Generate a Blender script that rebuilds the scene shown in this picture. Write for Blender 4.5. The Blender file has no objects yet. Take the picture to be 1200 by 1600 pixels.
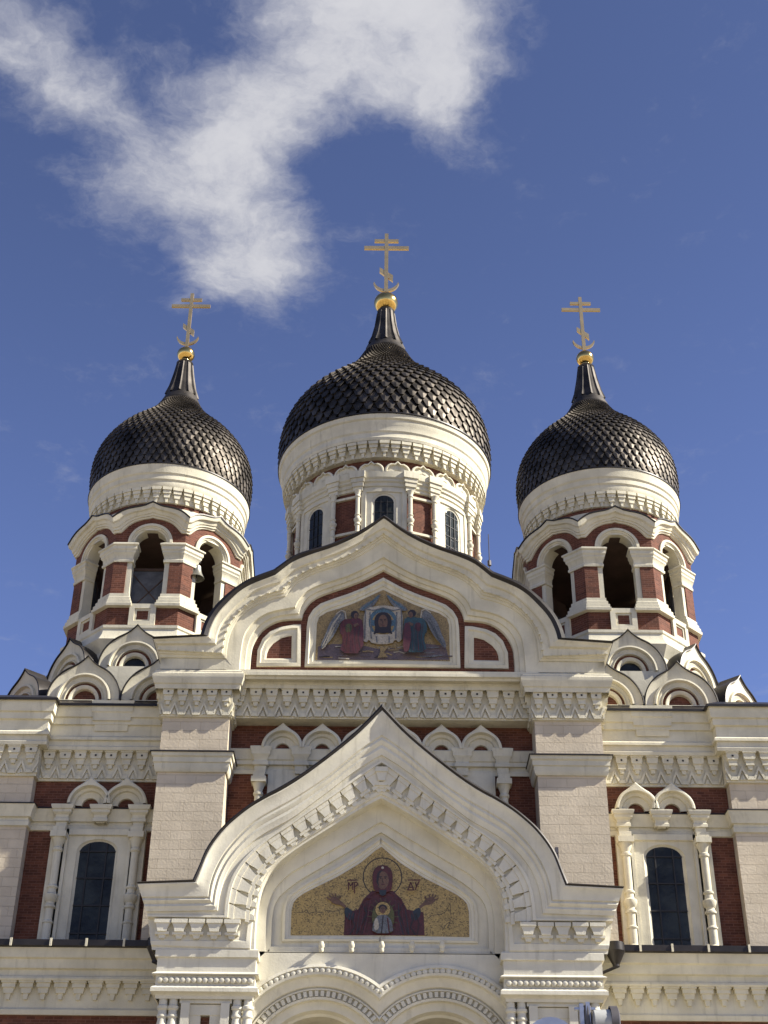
import bpy, bmesh, math, random
from mathutils import Vector, Matrix
random.seed(7)
S = bpy.context.scene
COL = S.collection
R = math.radians
PI = math.pi

# ------------------------------------------------------------------ camera
FPX, PITCH, ROLL, DIST, EYE = 2200.0, R(32.8), 0.0095, 40.0, 1.7
cd = bpy.data.cameras.new('camera'); cam = bpy.data.objects.new('camera', cd); COL.objects.link(cam)
cd.sensor_fit = 'VERTICAL'; cd.sensor_height = 36.0; cd.lens = 36.0 * FPX / 1600.0
cd.clip_start = 0.1; cd.clip_end = 5000
cam.matrix_world = Matrix.Translation((0, -DIST, EYE)) @ Matrix.Rotation(PI / 2 + PITCH, 4, 'X') @ Matrix.Rotation(ROLL, 4, 'Z')
S.camera = cam
# ------------------------------------------------------------------ light
SUN_AZ, SUN_EL = R(79), R(38.5)          # azimuth measured from the facade's outward normal towards the right
sv = Vector((math.sin(SUN_AZ) * math.cos(SUN_EL), -math.cos(SUN_AZ) * math.cos(SUN_EL), math.sin(SUN_EL)))
sl = bpy.data.lights.new('sun', 'SUN'); sl.energy = 4.7; sl.angle = R(0.5); sl.color = (1.0, 0.945, 0.835)
so = bpy.data.objects.new('sun', sl); COL.objects.link(so); so.rotation_mode = 'QUATERNION'
so.rotation_quaternion = sv.to_track_quat('Z', 'Y')
S.view_settings.view_transform = 'Standard'; S.view_settings.look = 'None'
S.view_settings.exposure = 1.2; S.view_settings.gamma = 1.0
try: S.view_settings.use_curve_mapping = False
except Exception: pass
S.cycles.max_bounces = 6; S.cycles.diffuse_bounces = 4


# ------------------------------------------------------------------ node helpers
class NT:
    def __init__(s, tree): s.t = tree; s.n = tree.nodes; s.l = tree.links
    def new(s, typ, **kw):
        n = s.n.new(typ)
        for k, v in kw.items(): setattr(n, k, v)
        return n
    def set(s, sock, v):
        if hasattr(v, 'is_output') or isinstance(v, bpy.types.NodeSocket): s.l.new(v, sock)
        else: sock.default_value = v
    def math(s, op, a, b=None, clamp=False):
        n = s.new('ShaderNodeMath', operation=op, use_clamp=clamp); s.set(n.inputs[0], a)
        if b is not None: s.set(n.inputs[1], b)
        return n.outputs[0]
    def vmath(s, op, a, b=None):
        n = s.new('ShaderNodeVectorMath', operation=op); s.set(n.inputs[0], a)
        if b is not None: s.set(n.inputs[1], b)
        return n.outputs[0]
    def mix(s, f, a, b):
        n = s.new('ShaderNodeMix', data_type='RGBA'); s.set(n.inputs[0], f); s.set(n.inputs[6], a); s.set(n.inputs[7], b)
        return n.outputs[2]
    def noise(s, vec, scale, detail=4, rough=0.55):
        n = s.new('ShaderNodeTexNoise'); s.set(n.inputs['Vector'], vec); s.set(n.inputs['Scale'], scale)
        s.set(n.inputs['Detail'], detail); s.set(n.inputs['Roughness'], rough)
        return n.outputs[0]
    def ramp(s, f, lo, hi):
        n = s.new('ShaderNodeMapRange'); n.interpolation_type = 'SMOOTHSTEP'
        s.set(n.inputs[0], f); s.set(n.inputs[1], lo); s.set(n.inputs[2], hi)
        return n.outputs[0]
    def mapping(s, vec, scale):
        n = s.new('ShaderNodeMapping'); s.set(n.inputs[0], vec); n.inputs['Scale'].default_value = scale
        return n.outputs[0]


def c4(c): return (c[0], c[1], c[2], 1.0)


# ------------------------------------------------------------------ world: sky with a layer of broken cloud
w = bpy.data.worlds.new('World'); S.world = w; w.use_nodes = True
T = NT(w.node_tree); T.n.clear()
sky = T.new('ShaderNodeTexSky', sky_type='NISHITA', sun_disc=False)
sky.sun_elevation = SUN_EL; sky.sun_rotation = math.atan2(sv.x, sv.y); sky.altitude = 50
sky.air_density = 1.0; sky.dust_density = 0.05; sky.ozone_density = 2.5
tc = T.new('ShaderNodeTexCoord').outputs['Generated']
sep = T.new('ShaderNodeSeparateXYZ'); T.set(sep.inputs[0], tc)
zc = T.math('MAXIMUM', sep.outputs[2], 0.05)
u = T.math('DIVIDE', sep.outputs[0], zc); v = T.math('DIVIDE', sep.outputs[1], zc)   # plane of a cloud layer overhead
cmb = T.new('ShaderNodeCombineXYZ'); T.set(cmb.inputs[0], u); T.set(cmb.inputs[1], v)
uv = cmb.outputs[0]
# blobs of the cloud (u, v, half-widths, weight) in the layer's plane
BLOBS = [(0.0, 0.80, 0.11, 0.09, 1.0), (0.055, 0.84, 0.055, 0.07, 0.7), (-0.09, 0.86, 0.09, 0.08, 0.9), (-0.13, 0.90, 0.06, 0.06, 0.7), (-0.16, 0.96, 0.07, 0.06, 0.75),
         (-0.15, 1.03, 0.08, 0.07, 0.6), (-0.17, 1.11, 0.075, 0.05, 0.55), (-0.10, 1.07, 0.05, 0.07, 0.45), (-0.23, 0.92, 0.06, 0.05, 0.6), (-0.285, 0.86, 0.05, 0.05, 0.65),
         (-0.335, 0.79, 0.06, 0.05, 0.75), (-0.06, 0.70, 0.13, 0.08, 0.9), (0.03, 0.73, 0.08, 0.06, 0.8), (-0.25, 0.99, 0.05, 0.05, 0.3), (-0.15, 1.04, 0.13, 0.11, 0.3), (-0.29, 0.85, 0.09, 0.08, 0.2), (-0.20, 1.14, 0.06, 0.04, 0.3), (-0.25, 0.895, 0.06, 0.06, 0.22), (-0.32, 0.82, 0.08, 0.07, 0.15), (-0.24, 0.97, 0.12, 0.09, 0.22), (-0.10, 1.10, 0.10, 0.08, 0.2), (0.07, 0.90, 0.07, 0.05, 0.25), (-0.20, 0.82, 0.05, 0.05, 0.25)]
warp = T.new('ShaderNodeTexNoise'); T.set(warp.inputs['Vector'], uv); warp.inputs['Scale'].default_value = 6.5
warp.inputs['Detail'].default_value = 5; warp.inputs['Roughness'].default_value = 0.6
wv = T.vmath('SUBTRACT', warp.outputs[1], (0.5, 0.5, 0.5)); sc = T.new('ShaderNodeVectorMath', operation='SCALE')
T.set(sc.inputs[0], wv); sc.inputs[3].default_value = 0.11
uw = T.vmath('ADD', uv, sc.outputs[0])
acc = None
for (bu, bv, ru, rv, wt) in BLOBS:
    d = T.vmath('SUBTRACT', uw, (bu, bv, 0)); d = T.vmath('MULTIPLY', d, (1 / ru, 1 / rv, 0))
    ln = T.new('ShaderNodeVectorMath', operation='LENGTH'); T.set(ln.inputs[0], d)
    g = T.math('MULTIPLY', T.ramp(ln.outputs['Value'], 1.5, 0.0), wt)
    acc = g if acc is None else T.math('ADD', acc, g)
fb = T.noise(uw, 9.0, 10, 0.66); fb2 = T.noise(uw, 34.0, 6, 0.65)
dens = T.math('ADD', acc, T.math('MULTIPLY', T.math('SUBTRACT', fb, 0.5), 1.7))
dens = T.math('ADD', dens, T.math('MULTIPLY', T.math('SUBTRACT', fb2, 0.5), 0.85))
cov = T.math('MULTIPLY', T.ramp(dens, 0.10, 1.42), 0.96)
skyc = T.new('ShaderNodeMix', data_type='RGBA', blend_type='MULTIPLY'); skyc.inputs[0].default_value = 1
T.set(skyc.inputs[6], sky.outputs[0]); skyc.inputs[7].default_value = (0.97, 0.84, 0.985, 1)
cl = T.mix(T.ramp(dens, 0.6, 1.8), (4.4, 4.5, 5.1, 1), (6.0, 6.0, 6.3, 1))
gr = T.new('ShaderNodeMix', data_type='RGBA', blend_type='MULTIPLY'); gr.inputs[0].default_value = 1
T.set(gr.inputs[6], skyc.outputs[2]); T.set(gr.inputs[7], T.mix(T.ramp(sep.outputs[2], 0.80, 0.36), (0.98, 1.0, 1.04, 1), (1.24, 1.30, 1.44, 1)))
colr = T.mix(cov, gr.outputs[2], cl)
bg = T.new('ShaderNodeBackground'); T.set(bg.inputs[0], colr); bg.inputs[1].default_value = 0.05
T.l.new(bg.outputs[0], T.new('ShaderNodeOutputWorld').inputs[0])


# ------------------------------------------------------------------ materials
MATS = {}


def mat(name, base, rough=0.8, metal=0.0, var=0.12, vscale=1.2, bump=0.0, bscale=40.0, tint=None, streak=0.0, brick=None, tess=None, spec=0.4):
    m = bpy.data.materials.new(name); m.use_nodes = True; t = NT(m.node_tree); t.n.clear()
    out = t.new('ShaderNodeOutputMaterial'); bs = t.new('ShaderNodeBsdfPrincipled'); t.l.new(bs.outputs[0], out.inputs[0])
    tco = t.new('ShaderNodeTexCoord'); ob = t.new('ShaderNodeNewGeometry').outputs['Position']; uvn = tco.outputs['UV']
    col = c4(base)
    if var:
        f = t.ramp(t.noise(ob, vscale, 6, 0.6), 0.3, 0.72)
        dk = tint or tuple(x * (1 - var * 2.0) for x in base)
        col = t.mix(f, c4(dk), c4(tuple(min(0.9, x * (1 + var * 0.35)) for x in base)))
    if streak:
        f = t.ramp(t.noise(t.mapping(ob, (5, 5, 0.35)), 1.0, 5, 0.65), 0.52, 0.78)
        col = t.mix(t.math('MULTIPLY', f, streak), col, c4(tuple(x * k for x, k in zip(base, (0.50, 0.49, 0.46)))))
    hgt = None
    if brick:
        bw, bh, mortar, c2, cm, bb = brick
        br = t.new('ShaderNodeTexBrick'); t.set(br.inputs['Vector'], uvn); br.inputs['Scale'].default_value = 1.0
        br.inputs['Brick Width'].default_value = bw; br.inputs['Row Height'].default_value = bh
        br.inputs['Mortar Size'].default_value = mortar; br.inputs['Mortar Smooth'].default_value = 0.2; br.inputs['Bias'].default_value = 0.0
        br.offset = 0.5
        t.set(br.inputs['Color1'], c4((1, 1, 1))); t.set(br.inputs['Color2'], c4(c2)); t.set(br.inputs['Mortar'], c4(cm))
        mm = t.new('ShaderNodeMix', data_type='RGBA', blend_type='MULTIPLY'); mm.inputs[0].default_value = 1
        t.set(mm.inputs[6], col); t.set(mm.inputs[7], br.outputs[0]); col = mm.outputs[2]
        hgt = t.math('MULTIPLY', t.math('SUBTRACT', 1.0, br.outputs[1]), bb)
    if tess:
        vo = t.new('ShaderNodeTexVoronoi'); t.set(vo.inputs['Vector'], ob); vo.inputs['Scale'].default_value = tess[0]
        hs = t.new('ShaderNodeSeparateColor'); t.set(hs.inputs[0], vo.outputs['Color'])
        col = t.mix(t.math('MULTIPLY', t.ramp(hs.outputs[0], 0.45, 1.0), tess[1]), col, c4(tess[2]))
        col = t.mix(t.math('MULTIPLY', t.ramp(hs.outputs[1], 0.5, 1.0), tess[1] * 0.6), col, c4(tuple(min(0.9, x * 1.6 + 0.01) for x in base)))
    if bump:
        nz = t.noise(ob, bscale, 4, 0.6)
        hgt = t.math('MULTIPLY', nz, bump) if hgt is None else t.math('ADD', hgt, t.math('MULTIPLY', nz, bump))
    if hgt is not None:
        bp = t.new('ShaderNodeBump'); bp.inputs['Strength'].default_value = 0.9; bp.inputs['Distance'].default_value = 1.0
        t.set(bp.inputs['Height'], hgt); t.l.new(bp.outputs[0], bs.inputs['Normal'])
    t.set(bs.inputs['Base Color'], col)
    t.set(bs.inputs['Roughness'], t.math('ADD', rough - 0.06, t.math('MULTIPLY', t.noise(ob, 3.0, 4), 0.12)))
    bs.inputs['Metallic'].default_value = metal
    bs.inputs['Specular IOR Level'].default_value = spec
    MATS[name] = m
    return m


WHITE = mat('white_stucco', (0.665, 0.615, 0.465), 0.85, var=0.10, vscale=1.1, bump=0.007, bscale=20, streak=0.55)
WHITE2 = mat('porch_stucco', (0.68, 0.64, 0.515), 0.85, var=0.09, vscale=0.9, bump=0.006, bscale=18, streak=0.5)
MASON = mat('painted_masonry', (0.625, 0.535, 0.395), 0.9, var=0.09, vscale=0.8, bump=0.012, bscale=14, streak=0.12,
            brick=(0.62, 0.29, 0.008, (0.94, 0.93, 0.92), (0.88, 0.86, 0.83), 0.012))
BRICK = mat('red_brick', (0.175, 0.061, 0.032), 0.88, var=0.16, vscale=2.0, bump=0.004, bscale=60,
            brick=(0.25, 0.083, 0.009, (0.56, 0.52, 0.5), (1.15, 1.5, 1.9), 0.006))
DARK = mat('dark_sheet_metal', (0.032, 0.027, 0.024), 0.42, metal=0.35, var=0.2, vscale=1.5, bump=0.004, bscale=6)
SCALE = mat('blackened_copper_scale', (0.118, 0.103, 0.086), 0.54, metal=1.0, var=0.34, vscale=1.2, bump=0.002, bscale=30)
NECK = mat('dull_neck_metal', (0.075, 0.066, 0.057), 0.55, metal=0.8, var=0.3, vscale=1.5, bump=0.004, bscale=8)
GOLD = mat('gilded_metal', (0.86, 0.56, 0.17), 0.17, metal=1.0, var=0.12, vscale=2.0, bump=0.004, bscale=9)
GOLD2 = mat('weathered_gilding', (0.72, 0.53, 0.26), 0.38, metal=0.85, var=0.06, vscale=2)
GLASS = mat('window_glass', (0.030, 0.034, 0.030), 0.12, var=0.5, vscale=1.1, bump=0.05, bscale=2.2, spec=0.20, tint=(0.009, 0.010, 0.009))
MULL_SHADE = mat('window_bars_and_recess_shade', (0.02, 0.018, 0.017), 0.6, var=0.1)  # glazing bars, and the painted recess shadow on frieze brackets
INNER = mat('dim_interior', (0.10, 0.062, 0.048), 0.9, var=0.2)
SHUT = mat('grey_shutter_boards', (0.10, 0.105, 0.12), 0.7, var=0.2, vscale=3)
BRONZE = mat('bell_bronze', (0.30, 0.29, 0.24), 0.42, metal=0.6, var=0.2, vscale=4)
STEEL = mat('silver_lamp_metal', (0.40, 0.40, 0.42), 0.3, metal=0.8, var=0.08, vscale=6)
GREYM = mat('grey_lamp_metal', (0.12, 0.11, 0.11), 0.5, metal=0.5, var=0.1)
LENS = mat('frosted_lamp_glass', (0.42, 0.42, 0.39), 0.35, var=0.08, vscale=8)
COBBLE = mat('cobbles', (0.38, 0.335, 0.25), 0.85, var=0.12, vscale=0.6, bump=0.01, bscale=9,
             brick=(0.22, 0.14, 0.012, (0.8, 0.8, 0.8), (0.45, 0.43, 0.4), 0.01))
GRANITE = mat('granite_plinth', (0.3, 0.29, 0.28), 0.7, var=0.15, vscale=3)
TS = 34.0


def tmat(name, base, f=0.55, dark=(0.03, 0.022, 0.012)): return mat(name, base, 0.45, var=0.12, vscale=5, tess=(TS, f, dark), spec=0.5)


M_GOLD = tmat('mosaic_gold', (0.37, 0.262, 0.09), 0.7)
M_OLIVE = tmat('mosaic_ochre', (0.29, 0.205, 0.08), 0.5)
M_MAR = tmat('mosaic_maroon', (0.080, 0.015, 0.012), 0.5)
M_RED = tmat('mosaic_red', (0.085, 0.02, 0.024), 0.5)
M_SKIN = tmat('mosaic_skin', (0.14, 0.076, 0.042), 0.35)
M_DARK = tmat('mosaic_dark', (0.022, 0.015, 0.013), 0.3)
M_BLUE = tmat('mosaic_blue', (0.07, 0.13, 0.17), 0.4)
M_TEAL = tmat('mosaic_teal', (0.028, 0.066, 0.076), 0.5)
M_WING = tmat('mosaic_wing', (0.145, 0.15, 0.15), 0.6)
M_PALE = tmat('mosaic_pale', (0.42, 0.37, 0.28), 0.4, (0.14, 0.13, 0.12))
M_VIO = tmat('mosaic_violet', (0.125, 0.09, 0.085), 0.6, (0.05, 0.04, 0.06))
M_NIGHT = tmat('mosaic_night_blue', (0.022, 0.030, 0.036), 0.5)
M_GREEN = tmat('mosaic_green', (0.085, 0.085, 0.02), 0.5)
M_GREY = tmat('mosaic_grey', (0.14, 0.145, 0.15), 0.5)


# ------------------------------------------------------------------ surveying: photo pixel + depth of the plane it lies on -> metres
cr, sr_ = math.cos(ROLL), math.sin(ROLL); cp, sp = math.cos(PITCH), math.sin(PITCH)


def W(px, py, Y):
    a, b = px - 600.0, py - 800.0
    uu, vv = (cr * a + sr_ * b) / FPX, (-sr_ * a + cr * b) / FPX
    t = (Y + DIST) / (cp + sp * vv)
    return uu * t, EYE + (sp - cp * vv) * t


def Z(py, Y, px=600): return W(px, py, Y)[1]
def HX(px, py, Y): return abs(W(px, py, Y)[0])


# ------------------------------------------------------------------ mesh builder
class MB:
    def __init__(s): s.v = []; s.f = []; s.m = []
    def add(s, vs, fs, m=0):
        o = len(s.v); s.v += [tuple(p) for p in vs]
        s.f += [tuple(i + o for i in f) for f in fs]; s.m += [m] * len(fs)
    def box(s, x0, x1, y0, y1, z0, z1, m=0):
        s.add([(x0, y0, z0), (x1, y0, z0), (x1, y1, z0), (x0, y1, z0), (x0, y0, z1), (x1, y0, z1), (x1, y1, z1), (x0, y1, z1)],
              [(0, 3, 2, 1), (4, 5, 6, 7), (0, 1, 5, 4), (1, 2, 6, 5), (2, 3, 7, 6), (3, 0, 4, 7)], m)
    def prism(s, poly, y0, y1, m=0, fn=None):
        n = len(poly); fn = fn or (lambda a, b, d: (a, d, b))
        s.add([fn(a, b, y0) for a, b in poly] + [fn(a, b, y1) for a, b in poly],
              [tuple(range(n)), tuple(range(2 * n - 1, n - 1, -1))] + [(i, i + n, (i + 1) % n + n, (i + 1) % n) for i in range(n)], m)
    def taper(s, p0, p1, y0, y1, m=0, fn=None):      # front outline p1 at y1, back outline p0 at y0
        n = len(p0); fn = fn or (lambda a, b, d: (a, d, b))
        s.add([fn(a, b, y0) for a, b in p0] + [fn(a, b, y1) for a, b in p1],
              [tuple(range(2 * n - 1, n - 1, -1))] + [(i, i + n, (i + 1) % n + n, (i + 1) % n) for i in range(n)], m)
    def grid(s, rows, m=0, closed=False, rm=None):
        k = len(rows[0]); vs = [p for r in rows for p in r]
        o = len(s.v); s.v += [tuple(p) for p in vs]
        for i in range(len(rows) - 1):
            mm = rm[i] if rm else m
            for j in range(k if closed else k - 1):
                j2 = (j + 1) % k
                s.f.append((o + i * k + j, o + i * k + j2, o + (i + 1) * k + j2, o + (i + 1) * k + j)); s.m.append(mm)
    def lathe(s, prof, cx=0, cy=0, n=32, m=0, a0=0.0, a1=2 * PI, mod=None, rm=None):
        full = abs(a1 - a0 - 2 * PI) < 1e-6
        k = n if full else n + 1; rows = []
        for (r, z) in prof:
            row = []
            for j in range(k):
                a = a0 + (a1 - a0) * j / n; rr = r * (mod(a, z) if mod else 1)
                row.append((cx + rr * math.cos(a), cy + rr * math.sin(a), z))
            rows.append(row)
        s.grid(rows, m, full, rm)
    def run(s, path, prof, m=0, closed=False, rm=None, caps=True):   # moulding swept along a plan path, outward = right of travel
        P = [Vector(p) for p in path]; n = len(P); offs = []
        for i in range(n):
            def nrm(a, b):
                d = (b - a).normalized(); return Vector((d.y, -d.x))
            if closed: n1, n2 = nrm(P[i - 1], P[i]), nrm(P[i], P[(i + 1) % n])
            else:
                n1 = nrm(P[i - 1], P[i]) if i > 0 else nrm(P[0], P[1])
                n2 = nrm(P[i], P[i + 1]) if i < n - 1 else n1
            b = (n1 + n2).normalized(); offs.append(b / max(0.3, b.dot(n1)))
        rows = [[(P[i].x + offs[i].x * o, P[i].y + offs[i].y * o, z) for i in range(n)] for (o, z) in prof]
        s.grid(rows, m, closed, rm)
        if caps and not closed:
            for i in (0, n - 1):
                s.add([r[i] for r in rows], [tuple(range(len(rows)))], m)
    def build(s, name, mats, parent=None, sharp=32, smooth=True):
        me = bpy.data.meshes.new(name)
        bm = bmesh.new(); vs = [bm.verts.new(p) for p in s.v]
        for f, mi in zip(s.f, s.m):
            try: fc = bm.faces.new([vs[i] for i in f])
            except ValueError: continue
            fc.material_index = mi; fc.smooth = smooth
        bmesh.ops.remove_doubles(bm, verts=bm.verts, dist=0.0004)
        bmesh.ops.recalc_face_normals(bm, faces=bm.faces)
        ul = bm.loops.layers.uv.new('UVMap')
        for f in bm.faces:
            nn = f.normal
            if abs(nn.z) > 0.85: tx, ty = Vector((1, 0, 0)), Vector((0, 1, 0))
            else: tx = Vector((-nn.y, nn.x, 0)).normalized(); ty = Vector((0, 0, 1))
            for lp in f.loops: lp[ul].uv = (lp.vert.co.dot(tx), lp.vert.co.dot(ty))
        bm.to_mesh(me); bm.free()
        if smooth: me.set_sharp_from_angle(angle=R(sharp))
        for mt in (mats if isinstance(mats, (list, tuple)) else [mats]): me.materials.append(mt)
        o = bpy.data.objects.new(name, me); COL.objects.link(o)
        if parent is not None: o.parent = parent
        return o


def empty(name, loc=(0, 0, 0), parent=None):
    o = bpy.data.objects.new(name, None); COL.objects.link(o); o.location = loc
    o.empty_display_size = 0.5
    if parent is not None: o.parent = parent
    return o


def tag(o, label, cat=None, group=None, kind=None):
    if label: o['label'] = label
    if cat: o['category'] = cat
    if group: o['group'] = group
    if kind: o['kind'] = kind
    return o


def copy_part(o, parent, shift=None):
    c = o.copy(); COL.objects.link(c); c.parent = parent
    if shift: c.location = Vector(o.location) + Vector(shift)
    for ch in [k for k in bpy.data.objects if k.parent == o]: copy_part(ch, c)
    return c


def resample(poly, n):
    P = [Vector(p) for p in poly]; L = [0.0]
    for a, b in zip(P, P[1:]): L.append(L[-1] + (b - a).length)
    out = []; j = 0
    for i in range(n):
        t = L[-1] * i / (n - 1)
        while j < len(P) - 2 and L[j + 1] < t: j += 1
        d = L[j + 1] - L[j]; out.append(P[j].lerp(P[j + 1], 0 if d < 1e-9 else (t - L[j]) / d))
    return out


def smooth_line(poly, k=2):
    P = [Vector(p) for p in poly]
    for _ in range(k):
        Q = [P[0]]
        for a, b in zip(P, P[1:]): Q += [a.lerp(b, 0.25), a.lerp(b, 0.75)]
        Q.append(P[-1]); P = Q
    return P


# ------------------------------------------------------------------ corbel units
def corbel(mb, fn, p, H, D, m=0, style='upper', dm=1):
    """one bracket of a frieze: fn(s, h, d) -> world, s along, h down from the top (0..-H), d outward"""
    jx, jh, jd = random.uniform(-.02, .02), random.uniform(.97, 1.0), random.uniform(.93, 1.04)
    def q(poly, d): mb.prism([((a + jx) * p, b * H * jh) for a, b in poly], -0.05, d * D * jd, m, fn)
    if style == 'upper':
        q([(-.41, 0), (.41, 0), (.41, -.13), (-.41, -.13)], 1.0)
        q([(-.36, -.131), (.36, -.131), (.36, -.27), (.30, -.34), (-.30, -.34), (-.36, -.27)], .86)
        mb.prism([(a * p, b * H) for a, b in ((-.06, -.2), (.06, -.2), (.06, -.26), (-.06, -.26))], .86 * D, .862 * D + .004, dm, fn)  # dark square painted on the face as the shadow of a small recess
        q([(-.30, -.341), (.30, -.341), (.22, -.46), (-.22, -.46)], .62)
        q([(-.25, -.461), (.25, -.461), (.25, -.53), (-.25, -.53)], .72)
        q([(-.16, -.531), (.16, -.531), (.11, -.66), (-.11, -.66)], .55)
        for s_ in (-1, 1):
            q([(s_ * .5, -.52), (s_ * .5, -.66), (s_ * .24, -.97), (s_ * .16, -.90)], .40)
            q([(s_ * .5, -.78), (s_ * .5, -.97), (s_ * .35, -.97)], .26)
        q([(-.17, -.87), (.17, -.87), (.24, -.98), (-.24, -.98)], .40)
    elif style == 'porch':
        q([(-.46, 0), (.46, 0), (.46, -.20), (-.46, -.20)], 1.0)
        q([(-.42, -.201), (.42, -.201), (.30, -.45), (.26, -.62), (-.26, -.62), (-.30, -.45)], .84)
        q([(-.40, -.621), (.40, -.621), (.40, -.76), (-.40, -.76)], .62)
        q([(-.22, -.761), (.22, -.761), (.14, -.95), (-.14, -.95)], .45)
    else:
        q([(-.44, 0), (.44, 0), (.44, -.2), (-.44, -.2)], 1.0)
        q([(-.38, -.201), (.38, -.201), (.38, -.42), (-.38, -.42)], .8)
        q([(-.32, -.421), (.32, -.421), (.26, -.7), (-.26, -.7)], .6)
        q([(-.15, -.701), (.15, -.701), (.10, -1.0), (-.10, -1.0)], .45)


def corbel_line(mb, x0, x1, y, ztop, H, D, n, style='upper', m=0, dm=1):
    p = (x1 - x0) / n
    for i in range(n):
        xc = x0 + (i + .5) * p
        corbel(mb, lambda s, h, d, xc=xc: (xc + s, y - d, ztop + h), p, H, D, m, style, dm)


def corbel_side(mb, x, sgn, y0, y1, ztop, H, D, n, style='upper', m=0, dm=1):
    p = (y1 - y0) / n
    for i in range(n):
        yc = y0 + (i + .5) * p
        corbel(mb, lambda s, h, d, yc=yc: (x + sgn * d, yc + s, ztop + h), p, H, D, m, style, dm)


def corbel_ring(mb, cx, cy, rad, ztop, H, D, n, style='ring', m=0, dm=1, a_off=0.0):
    p = 2 * PI * rad / n
    for i in range(n):
        a = 2 * PI * (i + a_off) / n - PI / 2
        def fn(s, h, d, a=a):
            b = a + s / rad; r = rad + d
            return (cx + r * math.cos(b), cy + r * math.sin(b), ztop + h)
        corbel(mb, fn, p, H, D, m, style, dm)


# ------------------------------------------------------------------ ground
g = MB(); g.add([(-900, -900, 0), (900, -900, 0), (900, 900, 0), (-900, 900, 0)], [(0, 1, 2, 3)])
tag(g.build('cobbled_square', COBBLE, smooth=False), 'grey cobbled square in front of the cathedral', kind='structure')

CATH = tag(empty('cathedral'), 'white and red brick cathedral with three black onion domes and gilded crosses', 'cathedral')

# ================================================================== main body behind the facade
YP, YC = 0.0, 0.95                       # pier face, recessed centre wall
XO, XI = 6.76, 4.71                      # central block: outer and inner edge of its piers
zPt, zCt = Z(995, YP, 300), Z(1173, YP, 300)
b = MB()
b.box(-XI - .3, XI + .3, YC, 30, 0, Z(1050, YC))
b.build('facade_wall', BRICK, CATH)
b = MB(); b.box(-6.4, 6.4, 1.6, 34, 0, zPt - .6); b.box(-12.2, 12.2, 9.2, 30, 0, 20.5)
b.build('nave_wall', WHITE, CATH)
b = MB(); b.box(-12.3, 12.3, 9.1, 30.1, 20.5, 20.7); b.box(-6.5, 6.5, 1.5, 34.1, zPt - .6, zPt - .4)
b.build('nave_roof', DARK, CATH)


def sided(fn):
    for s_ in (-1, 1): fn(s_)


def span(s_, a, b_): return (s_ * a, s_ * b_) if s_ > 0 else (-b_, -a)


# ------------------------------------------------------------------ the two great piers of the facade
def zr(py, Y=YP, px=300): return W(px, py, Y)[1]


def pier(s_):
    x0, x1 = span(s_, XI, XO)
    m = MB(); m.box(x0, x1, YP, 2.2, 0, zr(1046)); o = m.build('pier', MASON, CATH)
    path = [(x0, 1.6), (x0, YP), (x1, YP), (x1, 1.6)]
    c = MB()
    c.run(path, [(0, zr(1207)), (.05, zr(1206, YP - .05)), (.09, zr(1202, YP - .09)), (.11, zr(1196, YP - .11)), (.11, zr(1192, YP - .11)), (.15, zr(1190, YP - .15)), (.15, zr(1183, YP - .15)), (.20, zr(1180, YP - .20)), (.22, zr(1174.5, YP - .22))])
    c.run(path, [(.22, zr(1174.5, YP - .22)), (.25, zr(1174.3, YP - .25)), (.25, zr(1172.2, YP - .25)), (0, zr(1171.5))], 1)
    c.build('string_course', [WHITE, DARK], o)
    f = MB(); zt, zb = zr(1075), zr(1121)
    f.run(path, [(0, zb - .02), (.07, zb), (.07, zt), (.0, zt + .01)])
    corbel_line(f, x0 - .1, x1 + .1, YP - .06, zt, zt - zb, .20, 5)
    corbel_side(f, (x1 if s_ > 0 else x0) + s_ * .06, s_, YP + .0, 1.2, zt, zt - zb, .24, 3)
    corbel_side(f, (x0 if s_ > 0 else x1) - s_ * .06, -s_, YP + .0, .9, zt, zt - zb, .24, 2)
    f.run(path, [(.28, zr(1076, YP - .28)), (.30, zr(1072, YP - .30)), (.30, zr(1069, YP - .30)), (.34, zr(1067, YP - .34)), (.38, zr(1060, YP - .38)), (.40, zr(1057, YP - .40)), (.40, zr(1051, YP - .40)), (.34, zr(1050, YP - .34)), (.34, zr(1047.5, YP - .34)), (.1, zr(1045, YP - .1))])
    f.build('corbel_frieze', [WHITE, MULL_SHADE], o)


sided(pier)

# ------------------------------------------------------------------ centre wall between the piers
f = MB(); YF = 0.38
zt, zb = Z(1076, YF), Z(1124, YF)
f.box(-XI - .02, XI + .02, YF, YC + .1, zb, Z(1050, YF))
corbel_line(f, -XI, XI, YF - .005, zt, zt - zb, .20, 19)
f.run([(-XI, YF), (XI, YF)], [(.22, Z(1077, YF - .22)), (.24, Z(1071, YF - .24)), (.30, Z(1068, YF - .30)), (.30, Z(1065, YF - .30)), (.34, Z(1063, YF - .34)), (.34, Z(1060, YF - .34)), (.2, Z(1058, YF - .2))], caps=False)
f.build('corbel_frieze', [WHITE, MULL_SHADE], CATH)


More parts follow.
